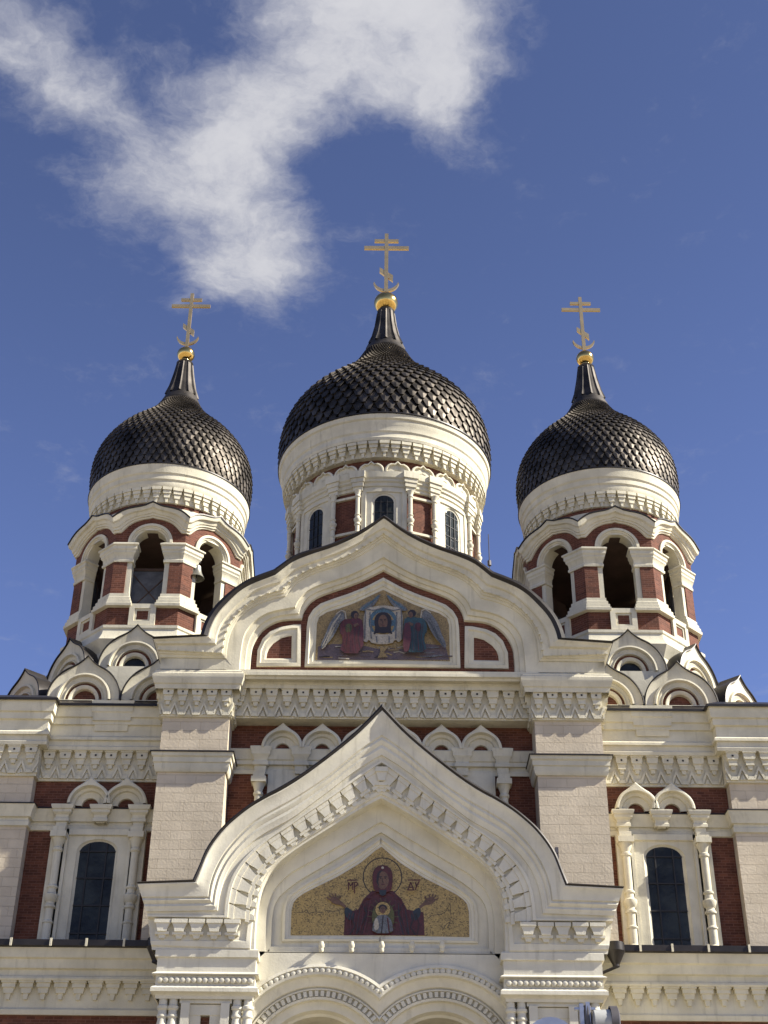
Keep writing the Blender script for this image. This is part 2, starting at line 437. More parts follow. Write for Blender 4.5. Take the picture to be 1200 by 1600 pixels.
def keel_arch(m, cx, y, zs, r_out, r_in, th, r_mid=None, ap=1.28, y2=None, mi=0, n=10):
    """keeled arch hood from the springing zs: outer ogee, roll moulding, recessed tympanum ring"""
    def outer(k, r):
        t = PI * k / (2 * n)
        # right half from the apex (k=n) to the springing (k=0)
        x = r * math.cos(t); z = r * math.sin(t)
        if k > n * .62:
            q = (k - n * .62) / (n * .38); z += (ap - 1) * r * q * q; x *= (1 - .10 * q)
        return x, z
    def full(r, keel=True):
        pts = []
        for k in range(n + 1):
            x, z = outer(k, r) if keel else (r * math.cos(PI * k / (2 * n)), r * math.sin(PI * k / (2 * n)))
            pts.append((x, z))
        return pts + [(-x, z) for x, z in reversed(pts[:-1])]
    rm = r_mid or (r_out + r_in) / 2
    back = y + th
    cur = [(full(r_out), back), (full(r_out), y), (full(r_out * .93), y - .03), (full(r_out * .86, False), y - .03), (full(r_out * .82, False), y + th * .35),
           (full(rm, False), y + th * .4), (full(rm * .94, False), y + th * .62), (full(r_in * 1.12, False), y + th * .66), (full(r_in, False), y + th * .7), (full(r_in, False), back + .02)]
    m.grid([[(cx + px_, yy, zs + pz) for px_, pz in pts] for pts, yy in cur], mi)


for s_ in (-1, 1):
    for k in range(3):
        xc = s_ * (HX(440, 1165, YC - .25) + HX(751, 1165, YC - .25)) / 2 - s_ * k * (HX(440, 1165, YC - .25) - HX(502, 1165, YC - .25))
        m = MB(); zs = Z(1171, YC - .25)
        keel_arch(m, xc, YC - .36, zs, .64, .235, .36)
        m.build('blind_arch', WHITE, CATH)
m = MB(); yb = YC - .02
prof = [(0, Z(1212, yb - 0)), (.07, Z(1211, yb - .07)), (.07, Z(1205, yb - .07)), (.02, Z(1204, yb - .02)), (.02, Z(1198, yb - .02)), (.12, Z(1196, yb - .12)), (.12, Z(1190, yb - .12)), (.16, Z(1188, yb - .16)), (.20, Z(1178, yb - .20)), (.24, Z(1172, yb - .24)), (0, Z(1171, yb - 0))]
m.run([(-XI, yb), (XI, yb)], prof, caps=False)
m.build('string_course', WHITE, CATH)
for s_ in (-1, 1):
    for px_ in (407, 470, 532):
        xc = s_ * HX(px_, 1185, YC - .3)
        m = MB(); m.run([(xc - .2, YC), (xc - .2, YC - .22), (xc + .2, YC - .22), (xc + .2, YC)],
                        [(-.04, Z(1214, yb + .04)), (-.02, Z(1207, yb + .02)), (-.02, Z(1202, yb + .02)), (.04, Z(1200, yb - .04)), (.04, Z(1195, yb - .04)), (.0, Z(1194, yb - .0)), (.02, Z(1189, yb - .02)), (.09, Z(1183, yb - .09)), (.09, Z(1179, yb - .09)), (.13, Z(1174, yb - .13)), (.13, Z(1171, yb - .13)), (0, Z(1170.5, yb - 0))])
        m.build('arch_bracket', WHITE, CATH)
COLPROF = [(.0, 0), (.17, 0), (.17, .06), (.13, .1), (.13, .55), (.16, .58), (.16, .62), (.12, .66), (.12, 1.0), (.17, 1.04), (.17, 1.1), (.13, 1.14), (.13, 1.2),
           (.17, 1.24), (.21, 1.36), (.21, 1.42), (.14, 1.47), (.12, 1.6), (.16, 1.64), (.16, 1.69), (.12, 1.73), (.12, 2.75), (.16, 2.79), (.16, 2.86), (.13, 2.9),
           (.15, 3.0), (.20, 3.14), (.22, 3.18)]


def colonnette(m, xc, y, ztop, k=1.0, sq=True):
    m.lathe([(r * k, ztop - (3.18 - z) * k - .34 * k) for r, z in COLPROF], xc, y, 20)
    if sq:
        m.box(xc - .24 * k, xc + .24 * k, y - .24 * k, y + .26 * k, ztop - .34 * k, ztop - .16 * k)
        m.box(xc - .19 * k, xc + .19 * k, y - .19 * k, y + .26 * k, ztop - .159 * k, ztop)


for s_ in (-1, 1):
    m = MB(); colonnette(m, s_ * HX(404, 1230, YC - .2), YC - .2, Z(1211, YC - .2), .95); m.build('colonnette', WHITE, CATH)
m = MB(); m.box(-HX(413, 1230, YC) + .1, HX(413, 1230, YC) - .1, YC - .1, YC + .05, 10, Z(1213, YC))
m.build('window_surround', WHITE, CATH)
for k in (-1, 0, 1):
    zt_ = Z(1225, YC); xk = k * 1.95
    m = MB(); m.prism([(xk - .5, 11), (xk + .5, 11)] + [(xk + .5 * math.cos(PI * i / 12), zt_ - .75 + .45 * math.sin(PI * i / 12)) for i in range(13)], YC - .12, YC - .108)
    wo = m.build('window', GLASS, CATH)
    m = MB(); arcs = lambda r: [(xk + r, 11)] + [(xk + r * math.cos(PI * i / 12), zt_ - .75 + r * .9 * math.sin(PI * i / 12)) for i in range(13)] + [(xk - r, 11)]
    m.grid([[(x, y, z) for x, z in arcs(r)] for r, y in ((.62, YC - .1), (.62, YC - .17), (.5, YC - .17), (.5, YC - .11))]); m.build('frame', WHITE, wo)

# ================================================================== central gable
GC = {
 0: (-.66, [[(239, 994.5), (314.6, 991)], [(314.6, 991), (317.9, 978.7), (326, 960.8), (340.6, 941.3), (360, 923.5), (378, 910.5), (391, 903.3), (408, 896.5), (428, 889.5)], [(428, 889.5), (446, 876.3), (460, 866.7), (479, 860), (501.8, 854.4), (524.5, 846.5), (553.8, 833.5), (578, 819.5), (600.8, 804.5)]]),
 1: (-.62, [[(241, 998.5), (326, 994)], [(326, 994), (330, 978.7), (340.6, 958), (360, 937.5), (375, 923.5), (391, 913.7), (410, 906), (431, 898)], [(431, 898), (446, 886), (460, 876), (488.8, 865), (519.6, 855.5), (553.8, 840.6), (578, 826), (600.6, 810)]]),
 2: (-.52, [[(247, 1005.5), (338, 1005)], [(338, 1005), (340.6, 986.8), (348.7, 970.6), (361.7, 954.3), (378, 938), (397.5, 922.6), (417, 914.5), (436, 910)], [(436, 910), (447, 900), (462, 888), (484, 879), (510, 870), (537, 860), (562, 847.5), (583, 833), (600.4, 824)]]),
 3: (-.42, [[(250, 1016), (349.5, 1021)], [(349.5, 1021), (351, 1000), (356, 983), (365, 967), (380, 951), (398, 937), (418, 928), (442.5, 922)], [(442.5, 922), (451, 912), (466, 900), (487, 888.5), (513, 880.5), (540, 871), (565, 857), (585, 844), (600.2, 834)]]),
 4: (-.24, [[(253, 1028), (355, 1029)], [(355, 1029), (357, 1010), (361, 990), (369, 974), (383, 957.8), (403, 945), (425, 937), (447, 932.5)], [(447, 932.5), (453, 925), (465, 911), (484, 899.5), (507, 891.5), (531, 884), (556, 873), (580, 859), (600, 845.5)]]),
 5: (-.22, [None, [(375, 1055), (376.5, 1030), (378.5, 1011), (382, 991.7), (391, 976.5), (405.6, 964), (423.5, 955), (462, 948)], [(462, 948), (466, 938), (477.4, 925), (493.6, 915.4), (521, 907), (545.6, 899), (570, 887.5), (600, 870)]]),
 6: (.10, [None, [(393.4, 1047), (394.5, 1028), (396.5, 1011), (404, 996.6), (414, 984.5), (430, 974.6), (446, 970.4), (473, 969.5)], [(473, 969.5), (475.5, 958), (484, 944.6), (497, 935), (516.4, 927.8), (545.6, 918), (570, 908.5), (599.5, 893.4)]]),
}


def half_px(poly, Y):            # left-half tracing -> (distance from the axis, height)
    return [(abs(W(a, b_, Y)[0] - (W(599.6, b_, Y)[0])), W(a, b_, Y)[1]) for a, b_ in poly]


def make_curve(entry, ns, keep_tail=True):
    Y, segs = entry; out = []
    for sgi, n in zip(segs, ns):
        if sgi is None: continue
        pts = smooth_line([(a, b_, 0) for a, b_ in half_px(sgi, Y)], 1)
        rs = resample(pts, n); out += rs if not out else rs[1:]
    out = [[p.x, p.y] for p in out]
    out[-1][0] = 0.0
    return [(a, Y, b_) for a, b_ in out]


def lerp_curve(A, B, t, Y): return [(a[0] + (b_[0] - a[0]) * t, Y, a[2] + (b_[2] - a[2]) * t) for a, b_ in zip(A, B)]


def mirror_grid(m, rows, mi=0, rm=None):
    m.grid(rows, mi, rm=rm); m.grid([[(-x, y, z) for x, y, z in r] for r in rows], mi, rm=rm)


NS = (6, 24, 30)
C = {k: make_curve(e, NS) for k, e in GC.items()}
notail = lambda c: c[NS[0] - 1:]
GABLE = MB()
r1 = [C[1], lerp_curve(C[1], C[2], .12, -.62), lerp_curve(C[1], C[2], .5, -.55), lerp_curve(C[1], C[2], .96, -.53), C[2],
      lerp_curve(C[2], C[3], .10, -.44), lerp_curve(C[2], C[3], .95, -.43), lerp_curve(C[3], C[4], .05, -.36), lerp_curve(C[3], C[4], .35, -.35), lerp_curve(C[3], C[4], .4, -.30), lerp_curve(C[3], C[4], .9, -.28), C[4]]
def with_return(c, yb=2.0): return [(c[0][0], yb, c[0][2])] + c
mirror_grid(GABLE, [with_return(c) for c in r1])
r2 = [notail(C[4]), C[5], lerp_curve(C[5], C[6], .05, -.13), lerp_curve(C[5], C[6], .5, -.10), lerp_curve(C[5], C[6], .55, -.03), lerp_curve(C[5], C[6], .93, .0), C[6]]
mirror_grid(GABLE, r2)
zb_ = Z(1048, -.22)
for s_ in (-1, 1):      # shoulder wall under the mouldings
    tail = C[4][:NS[0]]; foot = C[5][0]
    top = tail + [foot]
    GABLE.grid([[(s_ * x, -.23, z) for x, y, z in top], [(s_ * x, -.23, min(zb_, z) - .01) for x, y, z in top]])
    GABLE.add([(s_ * tail[0][0], -.23, tail[0][2]), (s_ * tail[0][0], 2, tail[0][2]), (s_ * tail[0][0], 2, zb_), (s_ * tail[0][0], -.23, zb_)], [(0, 1, 2, 3)])
# studs under the outer moulding
bead = C[3]
acc_ = resample([Vector(p) for p in bead], 34)
for i, p in enumerate(acc_):
    for s_ in (-1, 1):
        GABLE.box(s_ * p.x - .035, s_ * p.x + .035, -.49, -.40, p.z - .01, p.z + .05)
# base mouldings
xb = C[5][0][0]
GABLE.run([(-xb - .05, -.1), (xb + .05, -.1)], [(.02, Z(1061, -.2)), (.06, Z(1058, -.2)), (.14, Z(1057, -.2)), (.14, Z(1052, -.2)), (.10, Z(1051, -.2)), (.10, Z(1048, -.2)), (-.25, Z(1047, -.2))])
gab = GABLE.build('gable', WHITE, CATH)
# brick ground inside the trefoil
yr = .11
cb = [(x, z) for x, y, z in C[6]]
br = MB(); nb = len(cb)
poly = [(x, z) for x, z in cb] + [(-x, z) for x, z in reversed(cb[:-1])]
br.prism(poly, yr, yr + .3)
br.build('brick_trim', BRICK, gab)
rf = MB()
rows = [[(x, 9.0, z) for x, y, z in C[0]], C[0], lerp_curve(C[0], C[1], .5, -.70), [(x, -.63, z) for x, y, z in C[1]], [(x, -.2, z) for x, y, z in C[1]]]
mirror_grid(rf, rows)
rf.build('roof_edge', DARK, gab)


def frame_px(m, outer, inner, y_out, y_face, y_in, mi=0, half=True, n=40):
    """a moulded frame between two closed outlines given as pixel tracings (list of segments, same count)"""
    def ring(segs, Y, ns):
        o = []
        for sg, k in zip(segs, ns):
            pts = half_px(sg, Y); rs = resample([(a, b_, 0) for a, b_ in pts], k)
            o += rs if not o else rs[1:]
        return [(p.x, p.y) for p in o]
    ns = [16] * len(outer)
    A = ring(outer, y_face, ns); B = ring(inner, y_face, ns)
    lp = lambda t: [(a[0] + (b_[0] - a[0]) * t, a[1] + (b_[1] - a[1]) * t) for a, b_ in zip(A, B)]
    seq = [(A, y_out), (A, y_face), (lp(.3), y_face - .03), (lp(.42), y_face + .03), (lp(.7), y_face + .03), (lp(.75), y_face + .07), (B, y_face + .08), (B, y_in)]
    rows = [[(x, y, z) for x, z in c_] for c_, y in seq]
    mirror_grid(m, rows, mi)
    return A, B


fr = MB()
A, B = frame_px(fr,
    [[(599.6, 1041), (477.8, 1041)], [(477.8, 1041), (480.6, 978.8)], [(480.6, 978.8), (483, 964), (490.4, 952), (501.8, 943)], [(501.8, 943), (521, 935.7), (545.6, 927.6), (570, 917.8), (599.6, 902.4)]],
    [[(599.6, 1029.5), (494.2, 1029.5)], [(494.2, 1029.5), (496.5, 972)], [(496.5, 972), (500, 962.5), (511.5, 955.2), (520, 952.5)], [(520, 952.5), (531, 949.3), (553.8, 941.2), (578, 930), (599.6, 920)]],
    .12, .03, .24)
fr.build('mosaic_frame', WHITE, gab)
for s_ in (-1, 1):
    o_ = [(471.5, 1041), (471.5, 976), (460, 976.2), (438, 980.3), (423.5, 986.8), (412, 998), (404, 1016), (402.5, 1041)]
    i_ = [(456.8, 1028), (457.2, 992.6), (452, 993.2), (441.3, 995.9), (428.3, 1004.7), (421.5, 1013), (418.8, 1020), (417.8, 1028)]
    hp = lambda L_: [(s_ * a, z) for a, z in half_px(L_, .05)]
    A_, B_ = hp(o_), hp(i_)
    m = MB(); lp = lambda t: [(a[0] + (b_[0] - a[0]) * t, a[1] + (b_[1] - a[1]) * t) for a, b_ in zip(A_, B_)]
    m.grid([[(x, y, z) for x, z in c_] for c_, y in ((A_, .12), (A_, .04), (lp(.35), .0), (lp(.45), .05), (lp(.8), .05), (B_, .09), (B_, .2))], closed=True)
    m.build('niche_frame', WHITE, gab)
MOSAIC2_OUT = [(x, z) for x, z in B] + [(-x, z) for x, z in reversed(B[1:-1])]


# ------------------------------------------------------------------ mosaics: flat pictures of set tesserae
class Picture:
    def __init__(s, ox, oy, sc, Y): s.ox, s.oy, s.sc, s.Y = ox, oy, sc, Y; s.m = MB(); s.mats = []; s.lay = 0
    def mi(s, mt):
        if mt not in s.mats: s.mats.append(mt)
        return s.mats.index(mt)
    def pt(s, x, y): return W(s.ox + x / s.sc, s.oy + y / s.sc, s.Y)
    def poly(s, mt, pts, sm=0):
        s.lay += 1; q = [s.pt(*p) for p in pts]
        if sm:
            P = [Vector((a, b_, 0)) for a, b_ in q]
            for _ in range(sm):
                Q = []
                for a, b_ in zip(P, P[1:] + P[:1]): Q += [a.lerp(b_, .25), a.lerp(b_, .75)]
                P = Q
            q = [(p.x, p.y) for p in P]
        y = s.Y - .002 * s.lay
        s.m.prism(q, y, y + .0015, s.mi(mt))
    def ell(s, mt, cx, cy, rx, ry=None, n=28):
        ry = ry or rx
        s.poly(mt, [(cx + rx * math.cos(2 * PI * i / n), cy + ry * math.sin(2 * PI * i / n)) for i in range(n)])
    def ring(s, mt, cx, cy, r, wd, n=40):
        s.lay += 1; y = s.Y - .002 * s.lay
        for i in range(n):
            a, b_ = 2 * PI * i / n, 2 * PI * (i + 1) / n
            q = [s.pt(cx + rr * math.cos(t), cy + rr * math.sin(t)) for rr, t in ((r, a), (r, b_), (r + wd, b_), (r + wd, a))]
            s.m.add([(x, y, z) for x, z in q], [(0, 1, 2, 3)], s.mi(mt))
    def line(s, mt, pts, wd):
        s.lay += 1; y = s.Y - .002 * s.lay
        for (x0, y0), (x1, y1) in zip(pts, pts[1:]):
            L_ = math.hypot(x1 - x0, y1 - y0) or 1; nx, ny = -(y1 - y0) / L_ * wd / 2, (x1 - x0) / L_ * wd / 2
            q = [s.pt(*p) for p in ((x0 + nx, y0 + ny), (x1 + nx, y1 + ny), (x1 - nx, y1 - ny), (x0 - nx, y0 - ny))]
            s.m.add([(x, y, z) for x, z in q], [(0, 1, 2, 3)], s.mi(mt))
    def face(s, cx, cy, k, skin, dark):
        s.line(dark, [(cx - 13 * k, cy - 6 * k), (cx - 4 * k, cy - 7 * k)], 3 * k); s.line(dark, [(cx + 4 * k, cy - 7 * k), (cx + 13 * k, cy - 6 * k)], 3 * k)
        s.ell(dark, cx - 8 * k, cy - 2 * k, 3 * k, 1.6 * k, 8); s.ell(dark, cx + 8 * k, cy - 2 * k, 3 * k, 1.6 * k, 8)
        s.line(dark, [(cx - 1 * k, cy - 2 * k), (cx - 2.5 * k, cy + 11 * k), (cx + 3 * k, cy + 12 * k)], 1.5 * k)
        s.line(M_RED, [(cx - 6 * k, cy + 19 * k), (cx + 6 * k, cy + 19 * k)], 3 * k)


p = Picture(480, 920, 5.0, .095)
p.m.prism(MOSAIC2_OUT, .095, .108, p.mi(M_OLIVE))
p.poly(M_VIO, [(85, 450), (200, 430), (420, 440), (560, 470), (760, 450), (930, 430), (1080, 445), (1110, 555), (80, 555)])
for i in range(26):
    x = random.uniform(90, 1060); yy = random.uniform(455, 545)
    p.line(random.choice([M_PALE, M_WING, M_DARK, M_VIO, M_OLIVE]), [(x, yy), (x + 45, yy - random.uniform(-7, 9)), (x + 85, yy + random.uniform(-5, 7))], random.uniform(5, 10))
p.poly(M_OLIVE, [(570, 450), (640, 455), (600, 500), (630, 540), (550, 545), (570, 500)])
# scrolls of drapery over the cloth
for sx in (-1, 1):
    X = lambda x: 595 + sx * (x - 595)
    p.poly(M_WING, [(X(580), 35), (X(540), 90), (X(480), 105), (X(400), 165), (X(430), 185), (X(480), 160), (X(520), 140), (X(560), 85)], 1)
    p.line(M_BLUE, [(X(560), 60), (X(500), 115), (X(430), 165)], 12)
# cloth
p.poly(M_PALE, [(445, 165), (500, 150), (600, 135), (690, 150), (745, 165), (750, 390), (715, 430), (690, 400), (660, 440), (510, 440), (480, 400), (465, 430), (432, 410)], 1)
p.ell(M_BLUE, 592, 270, 112, 112); p.ell(M_OLIVE, 592, 280, 88, 92); p.poly(M_BLUE, [(560, 160), (625, 160), (615, 230), (570, 230)]); p.poly(M_BLUE, [(485, 250), (545, 255), (545, 300), (485, 295)]); p.poly(M_BLUE, [(640, 255), (700, 250), (700, 295), (640, 300)])
p.poly(M_PALE, [(500, 350), (520, 345), (560, 365), (630, 365), (670, 345), (690, 350), (668, 432), (515, 432)])
for a in ((455, 175, 450, 400), (490, 190, 500, 400), (735, 175, 740, 400), (700, 190, 690, 400), (540, 380, 545, 430), (640, 380, 640, 430)):
    p.line(M_GREY, [(a[0], a[1]), (a[2], a[3])], 9)
p.line(M_GREY, [(450, 165), (520, 180), (592, 158), (670, 180), (742, 165)], 8)
p.poly(M_DARK, [(592, 190), (640, 205), (662, 255), (650, 325), (670, 370), (632, 352), (592, 362), (552, 352), (512, 372), (534, 325), (522, 255), (545, 205)], 1)
p.ell(M_SKIN, 592, 270, 37, 56); p.poly(M_DARK, [(556, 300), (575, 312), (592, 304), (610, 312), (628, 300), (616, 345), (600, 362), (592, 350), (584, 362), (568, 345)], 1); p.face(592, 262, 1.8, M_SKIN, M_DARK)


def angel(sx, robe, under, wing_hi):
    X = lambda x: 595 + sx * (x - 595)
    p.poly(M_WING, [(X(300), 250), (X(285), 190), (X(255), 188), (X(210), 230), (X(165), 300), (X(140), 380), (X(105), 450), (X(110), 490), (X(170), 430), (X(215), 370), (X(240), 320), (X(262), 270)], 1)
    for i in range(6):
        p.line(wing_hi, [(X(262 - i * 9), 208 + i * 13), (X(200 - i * 9), 285 + i * 22), (X(170 - i * 10), 350 + i * 22)], 6)
    for i in range(9):
        p.line(M_NIGHT if i % 2 else wing_hi, [(X(270 - i * 10), 240 + i * 12), (X(215 - i * 9), 320 + i * 18), (X(150 - i * 4), 420 + i * 8)], 3.5)
    p.line(M_PALE, [(X(305), 252), (X(296), 195), (X(268), 184), (X(225), 215)], 8)
    p.poly(under, [(X(330), 250), (X(400), 240), (X(440), 270), (X(440), 520), (X(250), 520), (X(285), 400), (X(250), 350), (X(265), 270)], 1)
    p.poly(robe, [(X(270), 260), (X(340), 248), (X(360), 300), (X(350), 370), (X(320), 400), (X(340), 520), (X(290), 520), (X(275), 400), (X(262), 330)], 1)
    p.poly(M_GREEN if sx > 0 else M_RED, [(X(300), 290), (X(350), 290), (X(350), 350), (X(300), 360)], 1)
    p.ell(M_DARK, X(372), 218, 31, 29); p.ell(M_SKIN, X(382), 230, 17, 24); p.face(X(384), 228, .7, M_SKIN, M_DARK)
    p.poly(M_SKIN, [(X(360), 300), (X(395), 285), (X(405), 300), (X(370), 320)])
    for i in range(8): p.line(M_DARK if i % 2 else M_MAR, [(X(285 + i * 18), 300 + 12 * (i % 3)), (X(300 + i * 14), 400), (X(280 + i * 20), 512)], random.uniform(3, 6))


angel(1, M_MAR, M_RED, M_PALE)
angel(-1, M_TEAL, M_TEAL, M_WING)
p.poly(M_RED, [(752, 300), (800, 290), (815, 400), (790, 520), (745, 520)], 1)
mo = p.m.build('mosaic', p.mats, gab, smooth=False)
tag(mo, 'mosaic of two winged figures holding a cloth with a face')

# ================================================================== porch
YQ = -3.0
PC = {
 0: (-3.46, [[(219, 1377.5), (306, 1374)], [(306, 1374), (316.9, 1350), (324.4, 1329), (337.5, 1308.8), (354.4, 1288), (375, 1270.3), (393.8, 1256), (420, 1240), (440, 1230), (473, 1210), (507.5, 1184.5), (537.5, 1160.5), (560, 1141), (575, 1126), (588.5, 1112), (599.3, 1099.5)]]),
 1: (-3.46, [[(220, 1381), (310.5, 1378)], [(310.5, 1378), (321, 1352), (329, 1331.5), (341, 1312.5), (358, 1292), (378, 1274.5), (396.5, 1260.5), (422, 1245.5), (443, 1235.5), (475, 1215.5), (509, 1190.5), (539, 1167), (562, 1147.5), (577, 1133), (590, 1119.5), (599.2, 1110)]]),
 2: (-3.36, [[(226.5, 1401), (330, 1400.6)], [(330, 1400.6), (332.8, 1380), (339.4, 1359.4), (350.6, 1337), (365.6, 1316), (388, 1292.5), (405, 1279), (431, 1264), (460, 1248.5), (485, 1233), (510, 1216), (537, 1194), (562, 1173), (582, 1159), (599, 1148)]]),
 3: (-3.26, [[(234, 1424), (345, 1422)], [(345, 1422), (347.8, 1397), (354.4, 1372.5), (365.6, 1350), (382.5, 1329.4), (401, 1312.5), (423.8, 1297.5), (460, 1278.8), (485, 1260), (522.5, 1232), (545, 1214), (572, 1195), (599, 1179)]]),
 4: (-3.24, [[(236, 1432), (361, 1433.4)], [(361, 1433.4), (362.5, 1410), (366.5, 1388), (373, 1369), (384.4, 1350), (405, 1327.5), (429.4, 1307), (460, 1288), (477.5, 1275), (521, 1246), (547, 1227), (575, 1207), (599, 1191)]]),
 5: (-3.06, [[(241, 1470), (390, 1470)], [(390, 1470), (393, 1440), (399.4, 1410), (407, 1381), (420, 1358), (439.7, 1339), (460, 1322), (477.5, 1309), (515, 1285), (552.5, 1260), (575, 1246), (599, 1234.5)]]),
 6: (-3.02, [[(243.5, 1484), (403, 1494)], [(403, 1494), (404, 1450), (407, 1415.6), (413, 1385), (425.6, 1361), (442.5, 1345), (460, 1332), (480, 1318), (520, 1293), (555, 1271), (578, 1258), (599, 1247)]]),
 7: (-2.55, [None, [(420, 1489), (421, 1434), (424.7, 1412), (433, 1389), (450, 1370.6), (468, 1358), (500, 1341), (540, 1318), (570, 1301), (598, 1284)]]),
 8: (-2.42, [None, [(429.4, 1480), (431, 1425), (438.8, 1404.4), (450, 1393.5), (468, 1379), (500, 1360), (540, 1337), (570, 1319), (598, 1301)]]),
}
NP = (5, 44)
Q = {k: make_curve(e, NP) for k, e in PC.items()}
qn = lambda c: c[NP[0] - 1:]
PORCH = empty('porch', (0, 0, 0), CATH); PORCH['label'] = 'projecting entrance porch with a tall keeled gable'
pg = MB(); LQ = lerp_curve
rws = [Q[1], LQ(Q[1], Q[2], .08, -3.46), LQ(Q[1], Q[2], .3, -3.40), LQ(Q[1], Q[2], .75, -3.37), Q[2],
       LQ(Q[2], Q[3], .06, -3.31), LQ(Q[2], Q[3], .25, -3.35), LQ(Q[2], Q[3], .42, -3.31), LQ(Q[2], Q[3], .48, -3.28), LQ(Q[2], Q[3], .68, -3.31), LQ(Q[2], Q[3], .85, -3.27), Q[3],
       LQ(Q[3], Q[4], .05, -3.20), LQ(Q[3], Q[4], .6, -3.18), LQ(Q[3], Q[4], .7, -3.24), Q[4], LQ(Q[4], Q[5], .03, -3.06), LQ(Q[4], Q[5], .97, -3.05), Q[5],
       LQ(Q[5], Q[6], .05, -3.09), LQ(Q[5], Q[6], .5, -3.07), LQ(Q[5], Q[6], .6, -3.02), Q[6]]
mirror_grid(pg, [with_return(c, .5) for c in rws])
q6, q7, q8 = qn(Q[6]), Q[7], Q[8]
q6b = [(x, -2.56, z) for x, y, z in q6]
mirror_grid(pg, [q6, LQ(q6, q6b, 1, -2.56), LQ(q6b, q7, 1.0, -2.56), LQ(q7, q7, 0, -2.46), LQ(q7, q8, 1.0, -2.46), LQ(q8, q8, 0, -2.36)])
# curved bracket row of the gable
mid4, mid5 = Q[4], Q[5]


def curve_frames(A, B, n, skip=0):
    A = resample([Vector(p) for p in A], 200); B = resample([Vector(p) for p in B], 200)
    L_ = [0]
    for a, b_ in zip(A, A[1:]): L_.append(L_[-1] + (b_ - a).length)
    out = []
    for i in range(n):
        t = L_[-1] * (i + .5) / (n + .5); j = min(198, max(k for k in range(200) if L_[k] <= t))
        out.append((A[j], (A[j + 1] - A[j]).normalized(), B[j], L_[-1] / (n + .5)))
    return out


for (A_, tng, B_, pt_) in curve_frames(qn(Q[4]), qn(Q[5]), 15):
    H = (B_ - A_).length * 0.98; dn = (B_ - A_).normalized(); ax = Vector((tng.x, 0, tng.z))
    dn = Vector((dn.x, 0, dn.z)); dn = (dn - ax * dn.dot(ax) * .8).normalized()
    for s_ in (-1, 1):
        def fn(s, h, d, A_=A_, ax=ax, dn=dn, s_=s_):
            q_ = A_ + ax * s - dn * h
            return (s_ * q_.x, -3.05 - d, q_.z)
        corbel(pg, fn, pt_, H, .15, 0, 'porch')
A_, B_ = Q[4][-1], Q[5][-1]
corbel(pg, lambda s, h, d: (s, -3.05 - d, A_[2] - .04 + h - abs(s) * .55), pt_ * .95, (A_[2] - B_[2]) * .95, .21, 0, 'porch')
zt, zb = Z(1438, -3.1, 300), Z(1469, -3.1, 300)
for s_ in (-1, 1):
    x0, x1 = span(s_, HX(376, 1450, -3.1), HX(240, 1450, -3.1))
    corbel_line(pg, x0, x1, -3.05, zt, zt - zb, .2, 5, 'porch')
    corbel_side(pg, s_ * HX(240, 1450, -3.1), s_, -3.0, -.4, zt, zt - zb, .18, 5, 'porch')
porch_gable = pg.build('porch_gable', WHITE2, PORCH)
rf = MB()
mirror_grid(rf, [[(x, .2, z + .05) for x, y, z in Q[0]], Q[0], LQ(Q[0], Q[1], .5, -3.50), Q[1], [(x, -3.2, z) for x, y, z in Q[1]]])
mirror_grid(rf, [[(Q[0][0][0], .2, Q[0][0][2] + .05), Q[0][0]], [(Q[1][0][0], .2, Q[1][0][2]), Q[1][0]]])
rf.build('roof_edge', DARK, PORCH)
# mosaic frame
fr = MB()
A, B = frame_px(fr,
    [[(598.4, 1471), (446.5, 1471)], [(446.5, 1471), (447.2, 1427)], [(447.2, 1427), (450, 1410), (457, 1398), (470, 1388)], [(470, 1388), (480, 1380), (546.7, 1342.7), (575, 1324), (598.4, 1308)]],
    [[(598.4, 1460.5), (459.8, 1460.5)], [(459.8, 1460.5), (461, 1421)], [(461, 1421), (464, 1409), (470, 1402), (480, 1395)], [(480, 1395), (488, 1390.7), (533.3, 1368.5), (568, 1347.5), (598.4, 1322)]],
    -2.34, -2.42, -2.2)
fr.add([(s_ * HX(429.4, 1480, -2.36), -2.36, Z(yy, -2.36)) for s_, yy in ((-1, 1481), (1, 1481), (1, 1470), (-1, 1470))], [(0, 1, 2, 3)])
fr.build('mosaic_frame', WHITE2, PORCH)
